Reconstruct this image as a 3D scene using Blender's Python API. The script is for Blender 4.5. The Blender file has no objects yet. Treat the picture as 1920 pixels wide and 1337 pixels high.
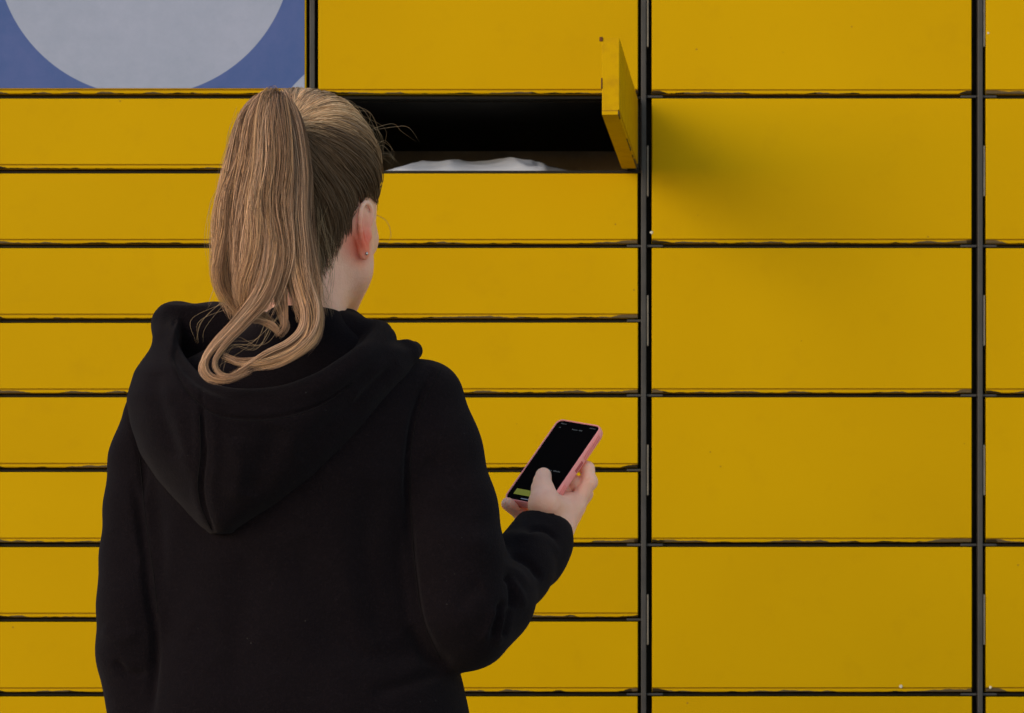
import bpy, bmesh, math, random
import numpy as np
from mathutils import Vector, Matrix, noise as mnoise
from mathutils.bvhtree import BVHTree

random.seed(7); rng = np.random.default_rng(7)
sc = bpy.context.scene
R = math.radians

# ------------------------------------------------------------------ camera
CAM_D, CAM_Z, FPX = 4.9, 0.95, 6712.0     # metres to the locker front, lens height, focal length in photo pixels
VX, VY = 960.0, 1350.0
cd = bpy.data.cameras.new('camera'); cam = bpy.data.objects.new('camera', cd)
sc.collection.objects.link(cam); sc.camera = cam
cam.location = (0, -CAM_D, CAM_Z); cam.rotation_euler = (R(90), 0, 0)
cd.sensor_width = 36; cd.lens = 36 * FPX / 1920
cd.shift_y = (VY - 668.5) / 1920
cd.clip_start = .1; cd.clip_end = 500
cd.dof.use_dof = True; cd.dof.focus_distance = 3.95; cd.dof.aperture_fstop = 22

# ------------------------------------------------------------------ world, sun, exposure
SUN_DIR = Vector((-.69, -.64, .38)).normalized()     # towards the sun: low, hazy, over the photographer's left shoulder
w = bpy.data.worlds.new('World'); sc.world = w; w.use_nodes = True
nt = w.node_tree; bg = nt.nodes['Background']
sky = nt.nodes.new('ShaderNodeTexSky'); sky.sky_type = 'NISHITA'; sky.sun_disc = False
sky.sun_elevation = math.asin(SUN_DIR.z)
sky.sun_rotation = math.atan2(SUN_DIR.x, SUN_DIR.y)
sky.dust_density = 1.3; sky.air_density = 1.7; sky.ozone_density = 1.0
nt.links.new(sky.outputs[0], bg.inputs[0]); bg.inputs[1].default_value = .15
sl = bpy.data.lights.new('sun', 'SUN'); so = bpy.data.objects.new('sun', sl); sc.collection.objects.link(so)
sl.energy = .50; sl.angle = R(26); sl.color = (1, .98, .94)
so.rotation_euler = SUN_DIR.to_track_quat('Z', 'Y').to_euler(); so.location = (-5, -8, 4)
sc.view_settings.view_transform = 'Standard'; sc.view_settings.look = 'None'
sc.view_settings.gamma = 1; sc.view_settings.use_curve_mapping = False
sc.view_settings.exposure = 0.60
sc.cycles.use_denoising = True
sc.cycles.max_bounces = 8; sc.cycles.diffuse_bounces = 5; sc.cycles.transparent_max_bounces = 8
sc.cycles.caustics_reflective = False; sc.cycles.caustics_refractive = False

# ------------------------------------------------------------------ helpers
def W(px, py, y):
    """point at depth y that stands where the photo shows (px, py)"""
    d = CAM_D + y
    return Vector(((px - VX) * d / FPX, y, CAM_Z + (VY - py) * d / FPX))
S0 = CAM_D / FPX

def link(o, parent=None):
    sc.collection.objects.link(o)
    if parent is not None: o.parent = parent
    return o
def tag(o, label=None, cat=None, group=None, kind=None):
    if label: o['label'] = label
    if cat: o['category'] = cat
    if group: o['group'] = group
    if kind: o['kind'] = kind
    return o
def mesh_obj(name, me, mat, parent=None, smooth=False):
    if mat is not None and not me.materials: me.materials.append(mat)
    if smooth: me.shade_smooth()
    return link(bpy.data.objects.new(name, me), parent)
def np_mesh(name, V, F):
    me = bpy.data.meshes.new(name)
    V = np.asarray(V, np.float32); F = np.asarray(F, np.int32)
    k = F.shape[1]
    me.vertices.add(len(V)); me.vertices.foreach_set('co', V.ravel())
    me.loops.add(F.size); me.loops.foreach_set('vertex_index', F.ravel())
    me.polygons.add(len(F)); me.polygons.foreach_set('loop_start', np.arange(0, F.size, k, dtype=np.int32))
    me.polygons.foreach_set('loop_total', np.full(len(F), k, np.int32))
    me.update(calc_edges=True); me.validate()
    return me
def box_bm(bm, lo, hi, bevel=0):
    r = bmesh.ops.create_cube(bm, size=1)
    for v in r['verts']:
        v.co = Vector([(lo[i] + hi[i]) / 2 + v.co[i] * (hi[i] - lo[i]) for i in range(3)])
    if bevel:
        es = list({e for v in r['verts'] for e in v.link_edges})
        bmesh.ops.bevel(bm, geom=es, offset=bevel, segments=2, affect='EDGES', profile=.6)
def box_mesh(name, lo, hi, bevel=0):
    bm = bmesh.new(); box_bm(bm, lo, hi, bevel); me = bpy.data.meshes.new(name); bm.to_mesh(me); bm.free(); return me
def box(name, lo, hi, mat, parent=None, bevel=0):
    return mesh_obj(name, box_mesh(name, lo, hi, bevel), mat, parent)

# ------------------------------------------------------------------ materials
def new_mat(name):
    m = bpy.data.materials.new(name); m.use_nodes = True
    return m, m.node_tree, m.node_tree.nodes['Principled BSDF']
def noise_n(nt, vec, scale, detail=4, rough=.5):
    n = nt.nodes.new('ShaderNodeTexNoise'); n.inputs['Scale'].default_value = scale
    n.inputs['Detail'].default_value = detail; n.inputs['Roughness'].default_value = rough
    nt.links.new(vec, n.inputs['Vector']); return n.outputs['Fac']
def ramp(nt, fac, stops):
    r = nt.nodes.new('ShaderNodeValToRGB'); e = r.color_ramp.elements
    e[0].position, e[0].color = stops[0][0], (*stops[0][1], 1)
    e[1].position, e[1].color = stops[-1][0], (*stops[-1][1], 1)
    for p, c in stops[1:-1]:
        x = e.new(p); x.color = (*c, 1)
    nt.links.new(fac, r.inputs[0]); return r.outputs[0]
def mth(nt, op, a, b=None, c=None, clamp=False):
    n = nt.nodes.new('ShaderNodeMath'); n.operation = op; n.use_clamp = clamp
    for i, x in enumerate((a, b, c)):
        if x is None: continue
        if isinstance(x, (int, float)): n.inputs[i].default_value = x
        else: nt.links.new(x, n.inputs[i])
    return n.outputs[0]
def mixc(nt, fac, a, b, blend='MIX'):
    n = nt.nodes.new('ShaderNodeMix'); n.data_type = 'RGBA'; n.blend_type = blend
    for i, x in ((0, fac), (6, a), (7, b)):
        if isinstance(x, (int, float)): n.inputs[i].default_value = x
        elif isinstance(x, tuple): n.inputs[i].default_value = (*x, 1)
        else: nt.links.new(x, n.inputs[i])
    return n.outputs[2]
def bump(nt, b, h, dist, strength=1.0):
    n = nt.nodes.new('ShaderNodeBump'); n.inputs['Strength'].default_value = strength; n.inputs['Distance'].default_value = dist
    nt.links.new(h, n.inputs['Height']); nt.links.new(n.outputs[0], b.inputs['Normal'])
def coords(nt, rnd=True):
    tc = nt.nodes.new('ShaderNodeTexCoord')
    if not rnd: return tc.outputs['Object'], tc.outputs['Object'], None
    oi = nt.nodes.new('ShaderNodeObjectInfo')
    ad = nt.nodes.new('ShaderNodeVectorMath'); ad.operation = 'MULTIPLY_ADD'
    cx = nt.nodes.new('ShaderNodeCombineXYZ')
    for i in range(3): nt.links.new(oi.outputs['Random'], cx.inputs[i])
    nt.links.new(cx.outputs[0], ad.inputs[0]); ad.inputs[1].default_value = (37, 19, 53)
    nt.links.new(tc.outputs['Object'], ad.inputs[2])
    return tc.outputs['Object'], ad.outputs[0], oi.outputs['Random']

LIP = .0046      # height of the folded lip along the bottom of every door
YEL = (.492, .286, .0)
def yellow_mat(name, halfw=None, dirt=0.0):
    m, nt, b = new_mat(name)
    raw, off, rnd = coords(nt)
    n1 = noise_n(nt, off, 2.6, 3); n2 = noise_n(nt, off, 22, 5, .6); n3 = noise_n(nt, off, 260, 2)
    col = ramp(nt, n1, [(.3, (YEL[0]*.95, YEL[1]*.93, YEL[2])), (.7, (YEL[0]*1.03, YEL[1]*1.03, YEL[2]))])
    col = mixc(nt, ramp(nt, n2, [(.56, (0, 0, 0)), (.8, (.14, .14, .14))]), col, (.31, .165, .004))
    # small dark specks and scuffs
    v = nt.nodes.new('ShaderNodeTexVoronoi'); v.inputs['Scale'].default_value = 26; nt.links.new(off, v.inputs['Vector'])
    sp = mth(nt, 'LESS_THAN', v.outputs['Distance'], .034)
    keep = mth(nt, 'GREATER_THAN', noise_n(nt, off, 7, 2), .55)
    col = mixc(nt, mth(nt, 'MULTIPLY', mth(nt, 'MULTIPLY', sp, keep), .65), col, (.22, .11, .02))
    sx = nt.nodes.new('ShaderNodeSeparateXYZ'); nt.links.new(raw, sx.inputs[0])
    if halfw:
        # worn paint: dark chips eaten into the lip from its lower edge, heavier at both ends
        st = nt.nodes.new('ShaderNodeMapping'); st.inputs['Scale'].default_value = (1, 0, .2); nt.links.new(off, st.inputs[0])
        ch = noise_n(nt, st.outputs[0], 38, 4, .55); ch2 = noise_n(nt, st.outputs[0], 9, 2)
        ax = mth(nt, 'ABSOLUTE', sx.outputs[0])
        endm = mth(nt, 'MULTIPLY', mth(nt, 'SUBTRACT', ax, halfw - .030, clamp=True), 34)
        lvl = mth(nt, 'ADD', mth(nt, 'MULTIPLY', mth(nt, 'SUBTRACT', mth(nt, 'ADD', mth(nt, 'MULTIPLY', ch, .55), mth(nt, 'MULTIPLY', ch2, .75)), .575), 4.0), endm)
        zrel = mth(nt, 'DIVIDE', sx.outputs[2], LIP)
        chip = mth(nt, 'MULTIPLY', mth(nt, 'SUBTRACT', lvl, zrel), 7, clamp=True)
        chip = mth(nt, 'MULTIPLY', mth(nt, 'MULTIPLY', chip, mth(nt, 'LESS_THAN', sx.outputs[2], LIP * 1.18)), mth(nt, 'LESS_THAN', sx.outputs[1], .0022))
        chipcol = mixc(nt, mth(nt, 'GREATER_THAN', ch2, .50), (.024, .016, .008), (.095, .066, .034))
        col = mixc(nt, chip, col, chipcol)
    if halfw:
        g0 = mth(nt, 'MULTIPLY', mth(nt, 'GREATER_THAN', sx.outputs[2], LIP - .0002), mth(nt, 'LESS_THAN', sx.outputs[2], LIP + .0014))
        col = mixc(nt, mth(nt, 'MULTIPLY', g0, .6), col, (.20, .095, .01))
    if dirt:
        dn = noise_n(nt, off, 40, 5, .65)
        col = mixc(nt, mth(nt, 'MULTIPLY', ramp(nt, dn, [(.45, (0, 0, 0)), (.7, (1, 1, 1))]), dirt), col, (.20, .075, .01))
    nt.links.new(col, b.inputs['Base Color'])
    b.inputs['Roughness'].default_value = .5; b.inputs['Specular IOR Level'].default_value = .04
    bump(nt, b, noise_n(nt, off, 5, 2), .0012, .5)
    return m

def plain(name, col, rough=.6, spec=.3, var=.15, scale=60, metal=0, bmp=0, bs=200):
    m, nt, b = new_mat(name); raw, off, _ = coords(nt)
    n = noise_n(nt, off, scale, 5, .6)
    lo = tuple(c * (1 - var) for c in col); hi = tuple(min(1, c * (1 + var)) for c in col)
    nt.links.new(ramp(nt, n, [(.3, lo), (.7, hi)]), b.inputs['Base Color'])
    b.inputs['Roughness'].default_value = rough; b.inputs['Specular IOR Level'].default_value = spec
    b.inputs['Metallic'].default_value = metal
    if bmp: bump(nt, b, noise_n(nt, off, bs, 3), bmp)
    return m
M = {}
M['post'] = plain('grey_post_metal', (.040, .036, .037), .5, .3, .2, 30)
M['dark'] = plain('dark_frame_metal', (.010, .008, .006), .75, .15, .3, 40)
M['bar'] = plain('dark_cross_bar_metal', (.009, .007, .005), .6, .2, .3, 40)
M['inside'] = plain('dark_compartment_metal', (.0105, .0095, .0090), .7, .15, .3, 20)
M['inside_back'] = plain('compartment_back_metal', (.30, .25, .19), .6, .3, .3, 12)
M['strip'] = plain('pale_hinge_metal', (.16, .135, .11), .5, .4, .2, 60)
M['roof'] = plain('grey_roof_metal', (.16, .16, .16), .5, .4, .15, 20)
M['ground'] = plain('concrete_paving', (.42, .40, .36), .85, .2, .15, 6, bmp=.002, bs=90)

# ------------------------------------------------------------------ ground
gm = bpy.data.meshes.new('ground')
gm.from_pydata([(-120, -120, 0), (120, -120, 0), (120, 120, 0), (-120, 120, 0)], [], [(0, 1, 2, 3)])
tag(mesh_obj('ground', gm, M['ground']), kind='structure')

# ------------------------------------------------------------------ parcel lockers
PITCH = 140.2 * S0
def Z(py): return CAM_Z + (VY - py) * S0
def X(px): return (px - VX) * S0
ZTOP = 2.33; DOOR_T = .022; GAP = .0064
bank = bpy.data.objects.new('parcel_locker', None); link(bank)
tag(bank, 'wall of yellow parcel locker compartments behind the woman', 'parcel locker')
posts = [X(p) for p in (585.5, 1207, 1838)]
mod_w = X(1207) - X(585.5)
posts = [posts[0] - mod_w] + posts + [posts[2] + mod_w]
for p in posts:
    bm = bmesh.new()
    box_bm(bm, (p - .0036, -.001, .10), (p + .0034, .03, ZTOP - .03), .0012)
    me = bpy.data.meshes.new('post'); bm.to_mesh(me); bm.free()
    mesh_obj('post', me, M['post'], bank)
# closed steel carcass behind the doors, leaving the one open compartment hollow
Z0 = Z(180.2)                                      # seam line under the poster
seam = lambda k: Z0 - k * PITCH
YB = .45
xl, xr = posts[0] - .02, posts[-1] + .02
oz0, oz1 = seam(1), seam(0)
ox0, ox1 = posts[1], posts[2]
bm = bmesh.new()
box_bm(bm, (xl, DOOR_T + .003, .08), (xr, YB + .15, oz0 - .004))
box_bm(bm, (xl, DOOR_T + .003, oz1 + .002), (xr, YB + .15, ZTOP - .03))
box_bm(bm, (xl, DOOR_T + .003, oz0 - .004), (ox0 + .004, YB + .15, oz1 + .002))
box_bm(bm, (ox1 - .004, DOOR_T + .003, oz0 - .004), (xr, YB + .15, oz1 + .002))
me = bpy.data.meshes.new('carcass'); bm.to_mesh(me); bm.free()
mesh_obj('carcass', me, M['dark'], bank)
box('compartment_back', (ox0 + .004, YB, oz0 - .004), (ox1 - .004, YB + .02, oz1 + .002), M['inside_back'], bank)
bm = bmesh.new()
for z in (oz0 + .052, oz0 + .030):
    box_bm(bm, (ox0 + .01, YB - .012, z), (ox1 - .01, YB, z + .005), .001)
me = bpy.data.meshes.new('back_rail'); bm.to_mesh(me); bm.free()
mesh_obj('back_rail', me, M['inside_back'], bank)
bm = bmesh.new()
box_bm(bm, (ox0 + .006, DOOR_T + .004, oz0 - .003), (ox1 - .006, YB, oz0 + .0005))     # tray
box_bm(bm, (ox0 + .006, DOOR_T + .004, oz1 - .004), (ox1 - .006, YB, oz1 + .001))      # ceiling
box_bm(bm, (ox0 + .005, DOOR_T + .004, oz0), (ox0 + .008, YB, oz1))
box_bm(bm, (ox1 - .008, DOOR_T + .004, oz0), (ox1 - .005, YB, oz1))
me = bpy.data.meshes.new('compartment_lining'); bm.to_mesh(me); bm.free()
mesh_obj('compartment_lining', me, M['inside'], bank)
box('plinth', (xl, .03, .0), (xr, YB + .12, .08), M['dark'], bank)
box('roof', (xl - .05, -.03, ZTOP - .03), (xr + .05, YB + .2, ZTOP + .02), M['roof'], bank, .006)
for sx_, nm in ((xl - .004, 0), (xr, 1)):
    box('side_panel', (sx_, .0, .02), (sx_ + .004, YB + .16, ZTOP - .03), yellow_mat('side_yellow') if not nm else bpy.data.materials['side_yellow'], bank)

def door_mesh(width, height):
    """sheet steel door: front panel, a pressed crease, a folded lip along the bottom; origin bottom centre of the front"""
    h, t = height, DOOR_T
    prof = [(.0022, 0), (.0008, .0006), (.0005, .0016), (.0005, LIP - .0006), (.0016, LIP), (.0016, LIP + .0009), (0, LIP + .0018),
            (0, h - .0012), (.0012, h), (t, h), (t, 0)]
    bm = bmesh.new(); hw = width / 2
    xs = (-hw, -hw + .0009, hw - .0009, hw)
    rings = []
    for i, x in enumerate(xs):
        ins = .0009 if i in (0, 3) else 0
        rings.append([bm.verts.new((x, min(t, y + ins) if y < t * .5 else y, z)) for y, z in prof])
    n = len(prof)
    for a, b_ in zip(rings, rings[1:]):
        for j in range(n):
            bm.faces.new((a[j], b_[j], b_[(j + 1) % n], a[(j + 1) % n]))
    bm.faces.new(rings[0]); bm.faces.new(rings[-1][::-1])
    bmesh.ops.recalc_face_normals(bm, faces=bm.faces)
    me = bpy.data.meshes.new('door'); bm.to_mesh(me); bm.free(); return me
side_gap = .0080
dw = mod_w - 2 * side_gap
M['yellow'] = yellow_mat('yellow_door_paint', dw / 2)
M['yellow_dirty'] = yellow_mat('yellow_open_door_paint', dw / 2, .3)
small = door_mesh(dw, PITCH - GAP); big = door_mesh(dw, 2 * PITCH - GAP); huge = door_mesh(dw, 3 * PITCH - GAP)
for me in (small, big, huge): me.materials.append(M['yellow'])
cross = box_mesh('cross_bar', (-dw / 2 - .006, .0095, -.0022), (dw / 2 + .006, .024, .0018), .0008); cross.materials.append(M['bar'])
cross_short = box_mesh('cross_bar_end', (-.011, .0035, -.0016), (.011, .0094, .0016), .0006); cross_short.materials.append(M['post'])
hinge_me = box_mesh('hinge_strip', (-.0011, .0006, -.0345), (.0011, .012, .0345), .0004); hinge_me.materials.append(M['strip'])
def put(name, me, parent, x, y, z, label=None, rz=0):
    o = bpy.data.objects.new(name, me); link(o, parent); o.location = (x, y, z); o.rotation_euler.z = rz
    if label: o['label'] = label
    return o
def add_door(cx, ztop, me, n):
    zb = ztop - n * PITCH + GAP / 2
    # hung by hand: each a hair off true
    return put('door', me, bank, cx + random.uniform(-.0004, .0004), random.uniform(0, .0009), zb + random.uniform(-.0003, .0003))
def add_bar(cx, z, skip=False):
    put('cross_bar', cross, bank, cx, 0, z)
    if not skip:
        for s in (-1, 1): put('cross_bar_end', cross_short, bank, cx + s * (dw / 2 - .004), 0, z)
cols = [(posts[i] + posts[i + 1]) / 2 for i in range(4)]
OPEN = None; POSTER_DOOR = None
for c, cx in enumerate(cols):
    if c in (0, 1):
        if c == 0:
            POSTER_DOOR = add_door(cx, seam(-3), huge, 3); POSTER_DOOR['label'] = 'tall yellow door covered by a blue sticker with a pale circle'
            add_bar(cx, seam(-3)); add_bar(cx, seam(0), True)
            ztop = seam(-3)
        else:
            add_door(cx, seam(-2), big, 2); add_bar(cx, seam(-2)); add_bar(cx, seam(0), True); ztop = seam(-2)
            add_door(cx, seam(-3), small, 1); add_bar(cx, seam(-3)); ztop = seam(-3)
        for k in range(0, 15):
            if c == 1 and k == 0:
                zb = seam(1) + GAP / 2
                hx = cx + dw / 2
                ang = R(85)
                ca, sa = math.cos(ang), math.sin(ang)
                OPEN = put('door', small.copy(), bank, hx - ca * dw / 2, -sa * dw / 2, zb,
                           'yellow door standing open beside the dark compartment', ang)
                OPEN.data.materials[0] = M['yellow_dirty']; bv = OPEN.modifiers.new('edge', 'BEVEL'); bv.width = .0016; bv.segments = 3; bv.angle_limit = R(50)
            else:
                add_door(cx, seam(k), small, 1)
            add_bar(cx, seam(k + 1), c == 1 and k == 0)
    else:
        for k in range(-4, 14, 2):
            if k == -4:
                add_door(cx, seam(-3), small, 1); add_bar(cx, seam(-3))
            else:
                add_door(cx, seam(k), big, 2)
            add_bar(cx, seam(k + 2))
            put('hinge_strip', hinge_me, bank, posts[c] + .0055, 0, seam(k + 1))
        add_door(cx, seam(14), small, 1); add_bar(cx, seam(15))
zfill0, zfill1 = seam(-3) + .004, ZTOP - .031
for cx in cols: box('top_panel', (cx - dw / 2, .0005, zfill0), (cx + dw / 2, .022, zfill1), M['yellow'], bank, .001)

M['rust'] = plain('rusty_latch', (.10, .035, .012), .8, .2, .4, 120)
hh_ = PITCH - GAP
bm = bmesh.new(); box_bm(bm, (-dw / 2 - .0015, DOOR_T - .001, hh_ - .004), (-dw / 2 + .003, DOOR_T + .0032, hh_ + .0012), .0005)
me = bpy.data.meshes.new('latch'); bm.to_mesh(me); bm.free(); mesh_obj('latch', me, M['rust'], OPEN)
bm = bmesh.new(); box_bm(bm, (-dw / 2 - .0008, DOOR_T - .0005, hh_ * .34), (-dw / 2 + .002, DOOR_T + .0012, hh_ * .48), .0004)
me = bpy.data.meshes.new('rust_chip'); bm.to_mesh(me); bm.free(); mesh_obj('rust_chip', me, M['rust'], OPEN)
# blue sticker with the pale circle, on the door at top left
def poster_mat():
    m, nt, b = new_mat('blue_sticker_print'); tc = nt.nodes.new('ShaderNodeTexCoord'); o = tc.outputs['Object']
    sx = nt.nodes.new('ShaderNodeSeparateXYZ'); nt.links.new(o, sx.inputs[0])
    def disc(px, py, r):
        dx = mth(nt, 'SUBTRACT', sx.outputs[0], X(px)); dz = mth(nt, 'SUBTRACT', sx.outputs[2], Z(py))
        d = mth(nt, 'SQRT', mth(nt, 'ADD', mth(nt, 'MULTIPLY', dx, dx), mth(nt, 'MULTIPLY', dz, dz)))
        return mth(nt, 'MULTIPLY', mth(nt, 'SUBTRACT', r * S0, d), 1400, clamp=True)
    n1 = noise_n(nt, o, 7, 5, .65); n2 = noise_n(nt, o, 45, 5, .7)
    n = mth(nt, 'ADD', mth(nt, 'MULTIPLY', n1, .6), mth(nt, 'MULTIPLY', n2, .4))
    blue = ramp(nt, n, [(.36, (.030, .070, .235)), (.64, (.058, .088, .270))])
    pale = ramp(nt, n, [(.36, (.236, .268, .385)), (.64, (.285, .308, .440))])
    msk = mth(nt, 'MAXIMUM', disc(270.5, -98, 278.5), disc(757, 347, 279))
    nt.links.new(mixc(nt, msk, blue, pale), b.inputs['Base Color'])
    b.inputs['Roughness'].default_value = .5; b.inputs['Specular IOR Level'].default_value = .3
    return m
px0, px1 = posts[0] + side_gap + .003, X(571)
st = box('sticker', (px0, -.0007, Z(165.5)), (px1, .0004, seam(-3) - .008), poster_mat(), POSTER_DOOR)
st.matrix_parent_inverse = Matrix.Translation(POSTER_DOOR.location).inverted()

# small paint scars
M['scar'] = plain('bare_primer', (.55, .50, .42), .6, .3, .1, 90)
for px, py, s in ((1221.5, 436, .0022), (1689, 1287, .0024), (1857, 1289, .0020), (1853, 62, .0014)):
    bm = bmesh.new(); bmesh.ops.create_icosphere(bm, subdivisions=2, radius=1)
    for v in bm.verts:
        j = 1 + .3 * mnoise.noise(v.co * 2 + Vector((px, py, 0)))
        v.co = Vector((v.co.x * s * j, v.co.y * .0005, v.co.z * s * j))
    me = bpy.data.meshes.new('paint_scar'); bm.to_mesh(me); bm.free()
    put('paint_scar', me, bank, X(px), .0001, Z(py)).data.materials.append(M['scar'])

# ------------------------------------------------------------------ parcel in the open compartment
def parcel():
    m, nt, b = new_mat('white_mailing_bag'); tc = nt.nodes.new('ShaderNodeTexCoord')
    nn = noise_n(nt, tc.outputs['Object'], 18, 5)
    sp_ = nt.nodes.new('ShaderNodeSeparateXYZ'); nt.links.new(tc.outputs['Object'], sp_.inputs[0])
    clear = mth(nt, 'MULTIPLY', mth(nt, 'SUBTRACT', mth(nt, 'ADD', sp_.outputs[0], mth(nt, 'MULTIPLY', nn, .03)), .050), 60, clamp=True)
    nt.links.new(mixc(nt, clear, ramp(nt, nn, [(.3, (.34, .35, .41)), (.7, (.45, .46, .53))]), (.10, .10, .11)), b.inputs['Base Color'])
    b.inputs['Roughness'].default_value = .35; b.inputs['Subsurface Weight'].default_value = 0
    bump(nt, b, noise_n(nt, tc.outputs['Object'], 22, 2), .002)
    nu, nv = 90, 60; Lx, Ly = .264, .20
    c = Vector((X(890) * .965, .135, oz0 + .001))
    top = np.zeros((nu + 1, nv + 1, 3)); bot = top.copy()
    prof_u = [0, .08, .22, .4, .62, .8, .86, .92, 1]; prof_h = [.020, .040, .050, .056, .059, .062, .058, .044, .026]
    for i in range(nu + 1):
        for j in range(nv + 1):
            u, v = i / nu, j / nv
            h = np.interp(u, prof_u, prof_h) * min(1, (math.sin(math.pi * min(1, max(0, v))) ** .45 + .0)) * .61
            p = Vector((u * 5, v * 4, 1.7))
            cr = abs(mnoise.noise(p * .8)) * .014 + abs(mnoise.noise(p * 2.1)) * .0022
            if u > .72: cr += abs(mnoise.noise(Vector((u * 14, v * 5, 3)))) * .012 * (1 - abs(u - .86) / .14)
            h = max(.0015, h - cr * min(1, h / .02))
            wob = mnoise.noise(Vector((u * 3, v * 3, 9))) * .006
            top[i, j] = (c.x - Lx / 2 + u * Lx + wob * v, c.y - Ly / 2 + v * Ly + wob, c.z + h)
            bot[i, j] = (top[i, j, 0], top[i, j, 1], c.z)
    V = np.concatenate([top.reshape(-1, 3), bot.reshape(-1, 3)]); n = (nu + 1) * (nv + 1)
    F = []
    I = lambda i, j: i * (nv + 1) + j
    for i in range(nu):
        for j in range(nv):
            F.append((I(i, j), I(i + 1, j), I(i + 1, j + 1), I(i, j + 1)))
            F.append((n + I(i, j), n + I(i, j + 1), n + I(i + 1, j + 1), n + I(i + 1, j)))
    for i in range(nu):
        F.append((I(i, 0), n + I(i, 0), n + I(i + 1, 0), I(i + 1, 0))); F.append((I(i, nv), I(i + 1, nv), n + I(i + 1, nv), n + I(i, nv)))
    for j in range(nv):
        F.append((I(0, j), I(0, j + 1), n + I(0, j + 1), n + I(0, j))); F.append((I(nu, j), n + I(nu, j), n + I(nu, j + 1), I(nu, j + 1)))
    o = mesh_obj('parcel', np_mesh('parcel', V, F), m, None, True)
    return tag(o, 'crumpled white plastic mailing bag lying in the open compartment', 'parcel')
parcel()

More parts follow.
